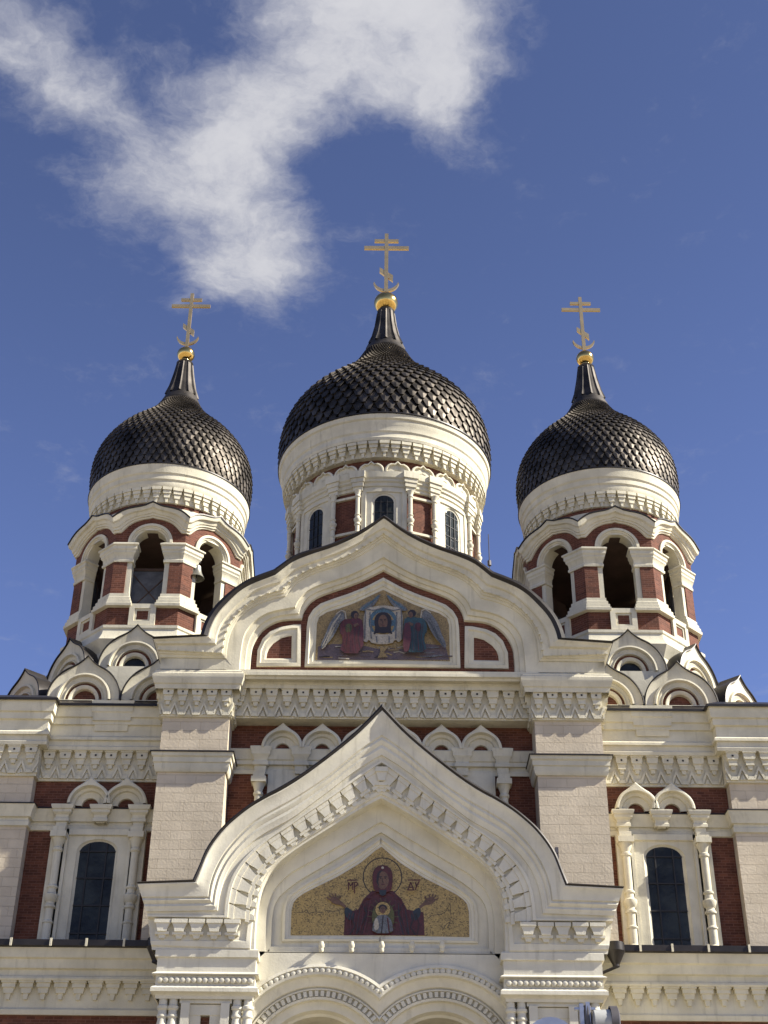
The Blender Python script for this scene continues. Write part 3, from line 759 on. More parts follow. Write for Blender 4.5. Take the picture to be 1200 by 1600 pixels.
# plane behind frame: fill between q8 and frame
bk = MB()
q8p = [(x, z) for x, y, z in Q[8]]
bk.prism(q8p + [(-x, z) for x, z in reversed(q8p[:-1])], -2.355, -2.0)
bk.build('gable_field', WHITE2, PORCH)
MOS1 = [(x, z) for x, z in B] + [(-x, z) for x, z in reversed(B[1:-1])]
p = Picture(440, 1300, 3.75, -2.37)
p.m.prism(MOS1, -2.37, -2.3, p.mi(M_GOLD))
p.ring(M_DARK, 591, 265, 110, 6)
p.poly(M_MAR, [(530, 345), (480, 392), (448, 455), (372, 470), (364, 606), (838, 606), (832, 470), (735, 455), (702, 392), (652, 345)], 0)
for sx in (-1, 1):
    X = lambda x: 592 + sx * (x - 592)
    p.poly(M_NIGHT, [(X(372), 440), (X(400), 452), (X(430), 480), (X(420), 520), (X(392), 520), (X(366), 480)], 1)
    p.poly(M_SKIN, [(X(372), 450), (X(345), 430), (X(322), 428), (X(300), 420), (X(275), 396), (X(290), 392), (X(300), 382), (X(318), 380), (X(332), 392), (X(352), 412), (X(380), 436)])
    for (fx, fy) in ((262, 386), (276, 372), (292, 366), (310, 366), (336, 378)):
        p.line(M_SKIN, [(X(305), 402), (X(fx + 10), fy + 8), (X(fx + 2), fy - 2)], 8)
    p.line(M_DARK, [(X(470), 420), (X(500), 480), (X(440), 600)], 8); p.line(M_RED, [(X(520), 400), (X(505), 500), (X(480), 600)], 8)
    p.ell(M_RED, X(511), 384, 11, 11, 10)
    for k in range(6):
        p.line(random.choice([M_NIGHT, M_DARK, M_RED]), [(X(500 - k * 20), 420 + k * 12), (X(498 - k * 24), 500 + k * 8), (X(470 - k * 16), 604)], random.uniform(3, 6))
    p.line(M_RED, [(X(556), 352), (X(520), 372), (X(486), 398), (X(452), 458)], 4)
    p.line(M_DARK, [(X(410), 500), (X(430), 560), (X(400), 606)], 7)
p.poly(M_MAR, [(592, 196), (632, 210), (652, 250), (648, 320), (640, 352), (592, 362), (545, 352), (535, 320), (531, 250), (552, 210)], 1)
p.poly(M_NIGHT, [(570, 345), (615, 345), (610, 372), (592, 380), (575, 372)])
p.ell(M_SKIN, 592, 288, 36, 52); p.poly(M_DARK, [(556, 300), (560, 250), (575, 232), (592, 228), (575, 250), (566, 300), (575, 335)]); p.face(594, 280, 1.75, M_SKIN, M_DARK); p.ell(M_PALE, 592, 216, 8, 8, 8)
p.ell(M_GREEN, 595, 505, 66, 92); p.ell(M_GOLD, 593, 460, 44, 44); p.ring(M_DARK, 593, 460, 44, 3)
p.poly(M_GREY, [(560, 498), (592, 490), (625, 498), (650, 540), (655, 600), (530, 600), (535, 540)], 1)
p.poly(M_PALE, [(545, 515), (562, 510), (572, 560), (560, 585), (540, 575)], 1); p.line(M_DARK, [(595, 500), (585, 600)], 6); p.line(M_MAR, [(620, 510), (632, 600)], 8)
p.ell(M_DARK, 593, 452, 25, 20); p.ell(M_SKIN, 593, 464, 17, 22); p.face(593, 460, .75, M_SKIN, M_DARK)
for i in range(18):
    a = 2 * PI * i / 18; p.line(M_GREEN, [(595 + 66 * math.cos(a), 505 + 88 * math.sin(a)), (595 + 92 * math.cos(a), 505 + min(95, 108 * math.sin(a)))], 3)
# lettering either side of the halo
LW = 7
for st in ([(392, 352), (392, 306), (405, 328), (418, 306), (418, 352)], [(428, 372), (428, 306), (443, 308), (446, 322), (428, 332)], [(384, 294), (440, 294)],
           [(740, 350), (756, 306), (772, 350)], [(742, 336), (770, 336)], [(782, 306), (790, 330), (806, 300)], [(790, 330), (782, 352)], [(734, 352), (776, 352)], [(738, 294), (812, 294)]):
    p.line(M_MAR, st, LW)
for st in ([(90, 485), (130, 482), (150, 468), (160, 490), (200, 480), (240, 486)], [(855, 520), (880, 500), (930, 496), (960, 480), (985, 430), (990, 500)], [(940, 590), (965, 550), (985, 540), (970, 575)], [(250, 470), (300, 478), (350, 470)]):
    p.line(M_DARK, st, 3)
tag(p.m.build('mosaic', p.mats, PORCH, smooth=False), 'gold mosaic of a figure with raised hands')
# lamp sockets under the mosaic
for i in range(5):
    xx, zz = W(502.5 + 47 * i, 1481, -2.6)
    m = MB(); m.lathe([(0, zz + .13), (.05, zz + .13), (.075, zz + .06), (.08, zz + .0), (.055, zz - .05), (.065, zz - .09), (.05, zz - .14), (0, zz - .16)], xx, -2.72, 14)
    m.box(xx - .03, xx + .03, -2.72, -2.5, zz + .02, zz + .08)
    m.build('lamp_socket', WHITE, PORCH)
# lower porch wall with the two arches
YA = -2.56
cxp, czp = W(495, 1672, YA); cxp = abs(cxp); k_ = (cxp - HX(594, 1672, YA) * 0) / 104.0
pxm = HX(495, 1560, YA) - HX(595, 1560, YA); pxm = abs(pxm) / 100.0
czp = Z(1508.5, YA, 495) - 164 * pxm


def arc(r, y, n=40):
    out = []
    for i in range(n + 1):
        a0 = math.acos(max(-1, min(1, -cxp / r))) if r > cxp else PI
        a = a0 * i / n
        out.append((cxp + r * math.cos(a), y, czp + r * math.sin(a)))
    if r > cxp: out[-1] = (0.0, y, out[-1][2])
    return out


pa = MB()
rr = lambda q_: q_ * pxm
seq = [(166, YA), (165, YA - .10), (160, YA - .12), (158, YA - .05), (153, YA - .05), (152, YA - .12), (148, YA - .10), (146, YA + .02), (140, YA + .08), (133, YA + .12), (131, YA + .2), (129, YA + .14),
       (127, YA + .14), (126, YA + .24), (117, YA + .24), (116, YA + .16), (112, YA + .18), (111, YA + .32), (98, YA + .36), (95, YA + .55), (91, YA + .6), (91, YA + 1.6)]
mirror_grid(pa, [arc(rr(a), y) for a, y in seq])
top = arc(rr(166), YA)
zl = Z(1489, YA)
xpi = HX(399, 1520, -2.9)
for s_ in (-1, 1):
    pa.grid([[(s_ * min(x, xpi + .4), YA, max(zl, z)) for x, y, z in top], [(s_ * min(x, xpi + .4), YA, z) for x, y, z in top]])
q7p = HX(420, 1489, YA)
pa.box(-q7p, q7p, YA + .101, YA + .3, zl - .02, Z(1480.5, YA + .1)); pa.box(-q7p - .02, q7p + .02, YA + .002, YA + .3, zl - .45, zl - .021)
# wall strip below the recessed field
def bead_ring(m, fn, n, r):
    for i in range(n):
        c_ = fn((i + .5) / n); vs = []; k = 8
        vs.append((c_[0], c_[1] - r * .9, c_[2]))
        for j in range(k): vs.append((c_[0] + r * .75 * math.cos(2 * PI * j / k), c_[1] - r * .6, c_[2] + r * .75 * math.sin(2 * PI * j / k)))
        for j in range(k): vs.append((c_[0] + r * math.cos(2 * PI * j / k), c_[1], c_[2] + r * math.sin(2 * PI * j / k)))
        m.add(vs, [(0, 1 + j, 1 + (j + 1) % k) for j in range(k)] + [(1 + j, 1 + k + j, 1 + k + (j + 1) % k, 1 + (j + 1) % k) for j in range(k)])


bl = [Vector(p_) for p_ in arc(rr(155.5), YA - .05, 60)]
for s_ in (-1, 1):
    def fb_(t, s_=s_):
        a0 = math.acos(-cxp / rr(155.5)); a = a0 * t
        return (s_ * (cxp + rr(155.5) * math.cos(a)), YA - .05, czp + rr(155.5) * math.sin(a))
    bead_ring(pa, fb_, 36, .085)
    nd = 40
    for i in range(nd):
        a = PI * (i + .5) / nd
        for (ra, rb) in ((117, 126),):
            wv_ = .30 * PI / nd
            pts = [(cxp + rr(q_) * math.cos(t), czp + rr(q_) * math.sin(t)) for q_, t in ((ra, a - wv_), (rb, a - wv_), (rb, a + wv_), (ra, a + wv_))]
            if min(x for x, z in pts) < .03: continue
            pa.prism([(s_ * x, z) for x, z in pts], YA + .15, YA + .25)
pa.add([(s_ * xx, YA, zz) for s_, xx, zz in ((-1, q7p + .5, zl - .02), (1, q7p + .5, zl - .02), (1, q7p + .5, zl + .01), (-1, q7p + .5, zl + .01))], [(0, 1, 2, 3)])
pa.build('entrance_arch', WHITE2, PORCH)
m = MB(); m.box(-4.4, 4.4, YA + 1.55, YA + 1.7, 0, czp + rr(110)); m.build('vestibule_wall', INNER, PORCH)
m = MB(); m.lathe([(.55, 0), (.55, 1.2), (.4, 1.4), (.4, czp - 1.0), (.6, czp - .4), (.75, czp)], 0, YA + .6, 24)
m.build('column', WHITE2, PORCH)
# porch piers
for s_ in (-1, 1):
    xi, xo = HX(399.5, 1510, YQ), HX(245, 1510, YQ)
    x0, x1 = span(s_, xi, xo)
    m = MB(); path = [(x0, .4), (x0, YQ), (x1, YQ), (x1, .4)]
    zq = lambda py, Y=YQ: Z(py, Y, 320)
    m.box(x0, x1, YQ, .9, zq(1550), zq(1485))
    m.box(x0 + .25, x1 - .25, YQ + .35, .9, 0, zq(1549))
    m.box(x0 - .2, x1 + .2, YQ - .2, .9, 0, 1.6)
    m.run(path, [(-.02, zq(1497, YQ + .02)), (.06, zq(1495, YQ - .06)), (.06, zq(1484, YQ - .06)), (.0, zq(1482))])
    m.run(path, [(0, zq(1524)), (.09, zq(1522.5, YQ - .09)), (.10, zq(1521, YQ - .10)), (.07, zq(1520, YQ - .07)), (.0, zq(1518.5))])
    m.run(path, [(-.04, zq(1561, YQ + .04)), (-.02, zq(1556, YQ + .02)), (.05, zq(1551, YQ - .05)), (.10, zq(1549, YQ - .10)), (.10, zq(1543, YQ - .10)), (.05, zq(1541, YQ - .05)), (.03, zq(1540, YQ - .03))])
    nb_ = 17
    bead_ring(m, lambda t: (x0 + .05 + (x1 - x0 - .1) * t, YQ - .015, zq(1532)), nb_, .088)
    # niche frame between the colonnettes
    xa, xb_ = span(s_, HX(358, 1575, YQ), HX(282, 1575, YQ))
    zf = zq(1566)
    for (a_, b__) in ((xa, xa + .22), (xb_ - .22, xb_)): m.box(a_, b__, YQ + .05, YQ + .4, zf - 6, zf)
    m.box(xa + .22, xb_ - .22, YQ + .16, YQ + .4, zf - .28, zf - .02)
    for (a_, b__) in ((xa + .22, xa + .5), (xb_ - .5, xb_ - .22)): m.box(a_, b__, YQ + .18, YQ + .4, zf - 6, zf - .28)
    m.box(xa - .05, xb_ + .05, YQ + .10, YQ + .4, zf, zq(1549))
    m.build('porch_pier', WHITE2, PORCH)
    m = MB(); m.box(xa + .5, xb_ - .5, YQ + .3, YQ + .42, zf - 6, zf - .3); m.build('brick_niche', BRICK, PORCH)
    for px_ in (252.5, 268.5, 369, 386):
        m = MB(); xc = s_ * HX(px_, 1580, YQ); zt_ = zq(1551)
        m.lathe([(.11, zt_), (.11, zt_ - .28), (.15, zt_ - .32), (.15, zt_ - .38), (.115, zt_ - .42), (.115, zt_ - .5), (.14, zt_ - .54), (.14, zt_ - .58), (.11, zt_ - .62), (.13, zt_ - .75), (.19, zt_ - .98), (.2, zt_ - 1.1), (.14, zt_ - 1.25), (.12, zt_ - 1.4), (.12, zt_ - 4)], xc, YQ + .16, 18)
        m.build('colonnette', WHITE2, PORCH)
m = MB(); m.box(HX(866, 1326, -3.3) + .03, HX(866, 1326, -3.3) + .12, -3.25, -3.15, Z(1329, -3.3), Z(1320, -3.3)); m.box(HX(870, 1326, -3.3), HX(870, 1326, -3.3) + .05, -3.24, -3.18, Z(1350, -3.3), Z(1330, -3.3))
m.build('roof_bracket', GREYM, PORCH)

# ================================================================== wings
YW, YX = 1.25, 0.85                       # wing wall, wing pier face
WXI, WXO = (HX(44, 1288, YX) + HX(1150, 1290, YX)) / 2, 15.2
zw = lambda py, Y=YW: (W(150, py, Y)[1] + W(1045, py + 8, Y)[1]) / 2


def wing(s_):
    x0, x1 = span(s_, 6.3, WXO)
    m = MB(); m.box(x0, x1, YW, 9.4, 0, zw(1099)); o = m.build('wing_wall', BRICK, CATH)
    # outer pier
    a, b__ = span(s_, WXI, WXO)
    m = MB(); m.box(a, b__, YX, YX + 1, 0, zw(1102, YX)); m.build('wing_pier', MASON, o)
    # recess panel edge between pier and brick
    m = MB(); xi_ = span(s_, 6.5, WXI)
    path = [(xi_[0], YW), (xi_[1], YW)]
    f = lambda py, Y=YW: zw(py, Y)
    top = [(.02, f(1221, YW - .02)), (.06, f(1220, YW - .06))]
    path = ([(s_ * 6.5, YW), (s_ * WXI, YW), (s_ * WXI, YX), (s_ * WXO, YX)])
    if s_ < 0: path = path[::-1]
    # upper entablature
    m.run(path, [(0, f(1222.5)), (.08, f(1221, YW - .08)), (.08, f(1176, YW - .08)), (.30, f(1172, YW - .30)), (.32, f(1167, YW - .32)), (.28, f(1165, YW - .28)), (.28, f(1158, YW - .28)), (.36, f(1156, YW - .36)), (.36, f(1152, YW - .36)), (.26, f(1150, YW - .26)), (.26, f(1134, YW - .26)), (.34, f(1132, YW - .34)), (.34, f(1122, YW - .34)),
                 (.40, f(1120, YW - .40)), (.44, f(1103, YW - .44))], caps=False)
    m.run(path, [(.44, f(1103, YW - .44)), (.52, f(1102.5, YW - .52)), (.52, f(1099, YW - .52)), (0, f(1096))], 1, caps=False)
    # corbels
    zt, zb_ = f(1174), f(1221)
    ca, cb_ = span(s_, 6.75, WXI - .1)
    corbel_line(m, ca, cb_, YW - .07, zt, zt - zb_, .19, 8, 'upper', 0, 2)
    ca, cb_ = span(s_, WXI - .1, WXO)
    corbel_line(m, ca, cb_, YX - .07, zt, zt - zb_, .22, 9, 'upper', 0, 2)
    # studs
    nst = 30
    for i in range(nst):
        xx = 6.8 + (WXO - 6.8) * i / nst; yy = (YW if xx < WXI - .3 else YX) - .40
        if abs(xx - WXI) < .5: continue
        m.box(s_ * xx - .05, s_ * xx + .05, yy, yy + .1, f(1125), f(1121))
    # console block above the window
    xc = (HX(180, 1128, YW - .3) + HX(1024, 1135, YW - .3)) / 2
    m.run([(s_ * xc - .62, YW - .1), (s_ * xc - .62, YW - .42), (s_ * xc + .62, YW - .42), (s_ * xc + .62, YW - .1)],
          [(-.12, f(1151, YW + .12)), (-.1, f(1149, YW + .1)), (-.1, f(1136, YW + .1)), (-.02, f(1134, YW + .02)), (-.02, f(1123, YW + .02)), (.03, f(1120, YW - .03)), (.05, f(1103, YW - .05))])
    m.build('cornice', [WHITE, DARK, MULL_SHADE], o)
    # string course at the imposts
    m = MB()
    path2 = [(s_ * 6.5, YW), (s_ * WXI, YW), (s_ * WXI, YX), (s_ * WXO, YX)]
    if s_ < 0: path2 = path2[::-1]
    m.run(path2, [(0, f(1300)), (.06, f(1298, YW - .06)), (.06, f(1291, YW - .06)), (.03, f(1290, YW - .03)), (.03, f(1286, YW - .03)), (.10, f(1284, YW - .10)), (.13, f(1276, YW - .13)), (.17, f(1270, YW - .17)), (.20, f(1264, YW - .20))], caps=False)
    m.run(path2, [(.20, f(1264, YW - .20)), (.22, f(1263.8, YW - .22)), (.22, f(1262.4, YW - .22)), (0, f(1261.5))], 1, caps=False)
    m.build('string_course', [WHITE, DARK], o)
    # window bay
    X = lambda pl, pr, py: (HX(pl, py, YW - .1) + HX(pr, py + 7, YW - .1)) / 2
    wn = empty('window', (0, 0, 0), CATH)
    xcol = [X(92, 1106, 1360), X(209, 979, 1360)]
    xm = X(150, 1043, 1390); 
    # white surround with arched opening
    ww = (X(116, 1076, 1340 + 20) - X(172, 1021, 1360)) / 2 * .93; hw = ww * 1.0
    ww = abs(HX(130, 1345, YW) - HX(186, 1345, YW)) / 2
    zs = f(1316) - ww * .62; zbot = 11.0
    n = 14
    arcp = [(ww * math.cos(PI * i / n), zs + ww * .62 * math.sin(PI * i / n)) for i in range(n + 1)]
    sx0, sx1 = sorted((xcol[0], xcol[1])); xs = (sx0 + sx1) / 2; hs = (sx1 - sx0) / 2 - .0
    m = MB(); ysf = YW - .14
    opening = [(ww, zbot)] + arcp + [(-ww, zbot)]
    outer_ = [(hs, zbot), (hs, zs)] + [(hs * (1 - 2 * (i - 1) / (n - 2)) if 0 < i < n else (hs if i == 0 else -hs), f(1299)) for i in range(1, n)] + [(-hs, zs), (-hs, zbot)]
    outer_ = outer_[:len(opening)]
    cx_ = s_ * xs
    sc_ = lambda k_: [(x * k_, z if z < zs - 1 else zs + (z - zs) * k_) for x, z in opening]
    m.grid([[(cx_ + x, y, z) for x, z in pl] for pl, y in ((outer_, ysf - .06), ([(x * .86, min(z, f(1299) - .18)) for x, z in outer_], ysf - .06), ([(x * .84, min(z, f(1299) - .2)) for x, z in outer_], ysf + .02), (sc_(1.16), ysf + .02), (sc_(1.12), ysf + .06), (sc_(1.0), ysf + .10), (sc_(1.0), YW + .3))])
    m.add([(cx_ - hs, ysf - .06, zbot), (cx_ - hs, ysf - .06, f(1299)), (cx_ - hs, YW + .02, f(1299)), (cx_ - hs, YW + .02, zbot)], [(0, 1, 2, 3)])
    m.add([(cx_ + hs, ysf - .06, zbot), (cx_ + hs, ysf - .06, f(1299)), (cx_ + hs, YW + .02, f(1299)), (cx_ + hs, YW + .02, zbot)], [(0, 1, 2, 3)])
    m.build('frame', WHITE, wn)
    m = MB(); m.prism([(cx_ + x, z) for x, z in opening], YW - .04, YW + .1); m.build('pane', GLASS, wn)
    m = MB()
    for dx in (-.5, .5): m.box(cx_ + dx * ww - .02, cx_ + dx * ww + .02, YW - .08, YW - .045, zbot, zs + ww * .5)
    zz = zs + .02
    while zz > zbot: m.box(cx_ - ww, cx_ + ww, YW - .075, YW - .05, zz - .022, zz + .022); zz -= .82
    m.build('glazing_bars', MULL_SHADE, wn)
    for xc_ in xcol:
        m = MB(); colonnette(m, s_ * xc_, YW - .26, f(1299), .98); m.box(s_ * xc_ - .26, s_ * xc_ + .26, YW - .2, YW + .02, 11, f(1299)); m.build('colonnette', WHITE, wn)
    for xc_, drop in ((xcol[0], 1302), (xcol[1], 1302), (xs, 1290)):
        m = MB(); m.run([(s_ * xc_ - .22, YW), (s_ * xc_ - .22, YW - .30), (s_ * xc_ + .22, YW - .30), (s_ * xc_ + .22, YW)],
                        [(-.10, f(drop)), (-.06, f(drop - 3)), (-.06, f(1290, YW + .06)), (.0, f(1288.5)), (.0, f(1284)), (-.03, f(1283, YW + .03)), (-.02, f(1279, YW + .02)), (.06, f(1274, YW - .06)), (.06, f(1270, YW - .06)), (.09, f(1269, YW - .09)), (.12, f(1264, YW - .12)), (.12, f(1262, YW - .12)), (0, f(1261.8))])
        m.build('impost_bracket', WHITE, wn)
    # pair of keeled arches
    for px_l, px_r in ((140, 1053), (197, 997)):
        m = MB(); xc_ = (HX(px_l, 1255, YW - .3) + HX(px_r, 1262, YW - .3)) / 2
        keel_arch(m, s_ * xc_, YW - .38, f(1262), .66, .255, .38); m.build('keel_arch', WHITE, wn)
    return o


sided(wing)
# lower side roofs and cornices beside the porch
YL = -0.2
zl_ = lambda py, Y=YL: (W(120, py, Y)[1] + W(1090, py + 9, Y)[1]) / 2
for s_ in (-1, 1):
    x0, x1 = span(s_, 6.0, 16.5)
    m = MB(); m.box(x0, x1, YL, 4, 0, zl_(1500)); o = m.build('aisle_wall', BRICK, CATH)
    m = MB(); pth = [(x0, YL), (x1, YL)]
    m.run(pth, [(0, zl_(1587)), (.10, zl_(1586, YL - .10)), (.12, zl_(1578, YL - .12)), (.06, zl_(1575, YL - .06)), (.06, zl_(1534, YL - .06)), (.30, zl_(1532, YL - .30)), (.32, zl_(1529, YL - .32)), (.30, zl_(1526, YL - .30)), (.24, zl_(1525, YL - .24)), (.24, zl_(1516, YL - .24)), (.34, zl_(1513, YL - .34)), (.36, zl_(1499, YL - .36)), (.44, zl_(1496, YL - .44)), (.48, zl_(1480, YL - .48)), (0, zl_(1479))], caps=False)
    zt, zb_ = zl_(1533), zl_(1565)
    corbel_line(m, x0 - .12, x1 - .12, YL - .06, zt, zt - zb_, .22, 22, 'ring')
    m.build('cornice', WHITE, o)
    m = MB(); ze, zi = zl_(1480, YL - .5), zl_(1469.5, YL - .5)
    m.run(pth, [(.30, ze - .02), (.52, ze), (.60, ze + .02), (.60, zi), (.2, zi + .05), (-4, zi + .9)], caps=False)
    m.build('roof_edge', DARK, o)
    for i in range(9):
        m = MB(); xx = s_ * (7.1 + i * 1.05 + random.uniform(-.12, .12)); m.box(xx - .03, xx + .03, YL - .63, YL - .601, ze, zi + .03)
        m.build('roof_clip', WHITE, o)
    # rainwater hopper and pipe in the corner by the porch
    m = MB(); hx = s_ * HX(243 if s_ < 0 else 962, 1500, YL - .75); hp = s_ * (abs(hx) - .62)
    zt_ = zl_(1483, YL - .7)
    m.lathe([(0, zt_ + .28), (.27, zt_ + .28), (.28, zt_ + .05), (.25, zt_ + .0), (.10, zt_ - .30)], hx, YL - .75, 18)
    m.grid([[(xq + .1 * math.cos(2 * PI * j / 14), YL - .75 + .1 * math.sin(2 * PI * j / 14), zq_) for j in range(14)] for xq, zq_ in ((hx, zt_ - .28), (hx, zt_ - .36), (hp, zt_ - .62), (hp, zt_ - 10))], 0, True)
    m.build('rain_pipe', DARK, o)

# ================================================================== onion domes
MAIN_PROF = [(4.95, 40.75), (5.16, 41.0), (5.258, 41.94), (5.206, 42.92), (4.941, 43.91), (4.349, 44.9), (3.439, 45.88), (2.369, 46.87), (1.60, 47.85), (1.12, 48.84)]
MAIN_NECK = [(1.12, 48.7), (1.18, 48.84), (1.12, 48.95), (.95, 49.35), (.72, 50.0), (.54, 50.9), (.44, 51.8), (.47, 51.9), (.40, 51.98)]
SIDE_PROF = [(2.817, 31.15), (2.985, 31.4), (3.103, 32.03), (3.118, 32.68), (3.014, 33.33), (2.709, 33.98), (2.236, 34.62), (1.556, 35.27), (1.054, 35.85), (0.788, 36.35)]
SIDE_NECK = [(.79, 36.25), (.83, 36.35), (.79, 36.45), (.66, 36.75), (.53, 37.2), (.41, 37.86), (.32, 38.5), (.35, 38.57), (.29, 38.62)]


def dome(parent, prof, neck, nt, step, lift, cx, cy, orb_r, orb_z, cross_k, cross_z0):
    pr = smooth_line([(r, z, 0) for r, z in prof], 3)
    L_ = [0]
    for a, b_ in zip(pr, pr[1:]): L_.append(L_[-1] + (b_ - a).length)
    def at(s):
        s = max(0, min(L_[-1] - 1e-6, s)); j = max(k for k in range(len(L_)) if L_[k] <= s); j = min(j, len(pr) - 2)
        q_ = pr[j].lerp(pr[j + 1], (s - L_[j]) / max(1e-9, L_[j + 1] - L_[j])); tg = (pr[j + 1] - pr[j]).normalized()
        return q_.x, q_.y, tg.y, -tg.x       # r, z, outward normal
    m = MB(); m.lathe([(p_.x - lift * .8, p_.y) for p_ in pr], cx, cy, 64)
    s0, row = .34 + .16 * (lift > .1), 0; tot = L_[-1]
    while s0 < tot - .05:
        r0 = at(s0)[0]
        st = max(step * .42, step * min(1.0, (r0 / prof[2][0]) ** .8))
        sb, stp = s0 - (st * .42 if row else 0), min(tot, s0 + st * 1.06)
        for i in range(nt):
            a = 2 * PI * (i + (.5 if row % 2 else 0)) / nt; hp_ = PI / nt
            def P_(ua, t, lf):
                r, z, nr, nz = at(sb + (stp - sb) * (1 - t)); r += nr * lf; z += nz * lf
                b_ = a + ua * hp_; return (cx + r * math.cos(b_), cy + r * math.sin(b_), z)
            lf = lift * (0.5 + .5 * r0 / prof[2][0]) + random.uniform(-.003, .003)
            tl = random.uniform(-.005, .005)
            q_ = [P_(-.99, 0, -lf * .25), P_(.99, 0, -lf * .25), P_(.97, .36, lf * .2), P_(.34, .96, lf * .85 + tl), P_(0, 1.0, lf), P_(-.34, .96, lf * .85 - tl), P_(-.97, .36, lf * .2)]
            ins = [P_(.99, .34, -lift), P_(.38, .94, -lift), P_(0, .98, -lift), P_(-.38, .94, -lift), P_(-.99, .34, -lift)]
            mid = P_(0, .5, lf * .62)
            vs = q_ + ins + [mid]
            fs = [(0, 1, 12), (1, 2, 12), (2, 3, 12), (3, 4, 12), (4, 5, 12), (5, 6, 12), (6, 0, 12)] + [(2 + k, 7 + k, 8 + k, 3 + k) for k in range(4)]
            m.add(vs, fs)
        s0 += st; row += 1
    m.build('dome', SCALE, parent, smooth=False)
    m = MB()
    def flute(a, z):
        f_ = abs(math.sin(6 * a)); return 1.0 + .11 * (1 - f_) ** 2.5
    m.lathe(neck[3:7], cx, cy, 144, mod=flute); m.lathe(neck[:4], cx, cy, 48); m.lathe(neck[6:], cx, cy, 48)
    m.build('dome_neck', NECK, parent)
    m = MB(); k = orb_r
    m.lathe([(.42 * k, orb_z - 1.35 * k), (.52 * k, orb_z - 1.15 * k), (.46 * k, orb_z - .98 * k)] + [(k * math.cos(t), orb_z + k * .95 * math.sin(t)) for t in [R(x) for x in range(-62, 79, 10)]] + [(.2 * k, orb_z + k), (.22 * k, orb_z + 1.05 * k), (.12 * k, orb_z + 1.25 * k)], cx, cy, 40)
    m.build('orb', GOLD, parent)
    m = MB(); k = cross_k; z0 = cross_z0; th = .08 * k; kv = k * 1.12
    m.box(cx - .105 * k, cx + .105 * k, cy - th, cy + th, z0, z0 + 4.05 * kv)
    m.box(cx - 1.24 * k, cx + 1.24 * k, cy - th * .9, cy + th * .9, z0 + 3.02 * kv, z0 + 3.21 * kv)
    m.box(cx - .67 * k, cx + .67 * k, cy - th * .9, cy + th * .9, z0 + 3.50 * kv, z0 + 3.67 * kv)
    m.prism([(cx - .37 * k, z0 + 1.80 * kv), (cx - .37 * k, z0 + 1.50 * kv), (cx + .37 * k, z0 + .98 * k), (cx + .37 * k, z0 + 1.28 * kv)], cy - th * .85, cy + th * .85)
    cres = [(.71 * k * math.sin(t), .98 * k - .71 * k * math.cos(t)) for t in [R(-80 + i * 10) for i in range(17)]]
    inn = [(.69 * k * math.sin(t) * .98, 1.14 * k - .69 * k * math.cos(t)) for t in [R(76 - i * 9.5) for i in range(17)]]
    n_ = len(cres)
    for i in range(n_ - 1):
        a, b_, c_, d_ = cres[i], cres[i + 1], inn[n_ - 2 - i], inn[n_ - 1 - i]
        m.prism([(cx + q_[0], z0 + q_[1] - .02 * k) for q_ in (a, b_, c_, d_)], cy - th * .8, cy + th * .8)
    m.build('cross', GOLD2, parent)


# ================================================================== central drum
MX, MY = 0.0, 18.0
DR = empty('central_drum', (0, 0, 0), CATH); DR['label'] = 'large round drum with the tallest black onion dome'
zd = lambda py, rr_=4.9: Z(py, MY - rr_)
m = MB()
RW = 4.42
m.lathe([(RW, 18), (RW, zd(829) - 3), (RW, zd(700))], MX, MY, 96)
m.build('drum_wall', BRICK, DR)
m = MB()
zmt, zmb = zd(690, 4.85), zd(711, 4.85)
m.lathe([(RW, zmb + .0), (4.66, zmb + .02), (4.66, zmt), (4.98, zmt + .02), (5.02, zmt + .16), (5.0, zmt + .22), (5.0, zmt + .42), (5.06, zmt + .5), (5.08, zmt + .8), (5.14, zmt + .92), (5.14, zmt + 1.05), (5.22, zmt + 1.12), (5.25, zmt + 1.34)], MX, MY, 128)
m.lathe([(5.25, zmt + 1.34), (5.30, zmt + 1.36), (5.30, zmt + 1.42), (4.7, zmt + 1.55)], MX, MY, 128, 1)
corbel_ring(m, MX, MY, 4.66, zmt, zmt - zmb + .06, .32, 60, 'ring', 0)
m.build('drum_cornice', [WHITE, DARK], DR)
# entablature with keeled hoods
m = MB(); zk, ze_ = zd(736, 4.7), zd(761, 4.7)
bays = []
for i in range(24):
    a = 2 * PI * (i + .5) / 24 - PI / 2
    wide = True
    def fn(s, h, d, a=a):
        b_ = a + s / 4.6; r = 4.6 + d; return (MX + r * math.cos(b_), MY + r * math.sin(b_), h)
    hw_ = 2 * PI * 4.6 / 48 * .985; Hk = zd(718, 4.75) - zk
    def outl(k):
        pts = []
        for j in range(13):
            t = PI * j / 12; x = math.cos(t); z = math.sin(t) ** .8
            if abs(x) < .35: z = z * .86 + .30 * (1 - abs(x) / .35) ** 2
            pts.append((hw_ * k * x, zk + (Hk * .84) * z * k))
        return pts
    rows = []
    for k, d in ((1.0, -.1), (1.0, .10), (.93, .13), (.84, .13), (.80, .03), (.30, .03)): rows.append([fn(x, z, d) for x, z in outl(k)])
    m.grid(rows)
    m.prism([(-hw_ * .8, zk), (hw_ * .8, zk), (hw_ * .5, zk + Hk * .5), (-hw_ * .5, zk + Hk * .5)], -.1, .025, 0, fn)
m.lathe([(4.42, ze_ - .02), (4.50, ze_), (4.50, ze_ + .14), (4.56, ze_ + .18), (4.56, ze_ + .34), (4.63, ze_ + .40), (4.63, ze_ + .50), (4.70, ze_ + .58), (4.72, zk), (4.42, zk + .02)], MX, MY, 96)
for i in range(24):
    if i % 3 == 1: continue
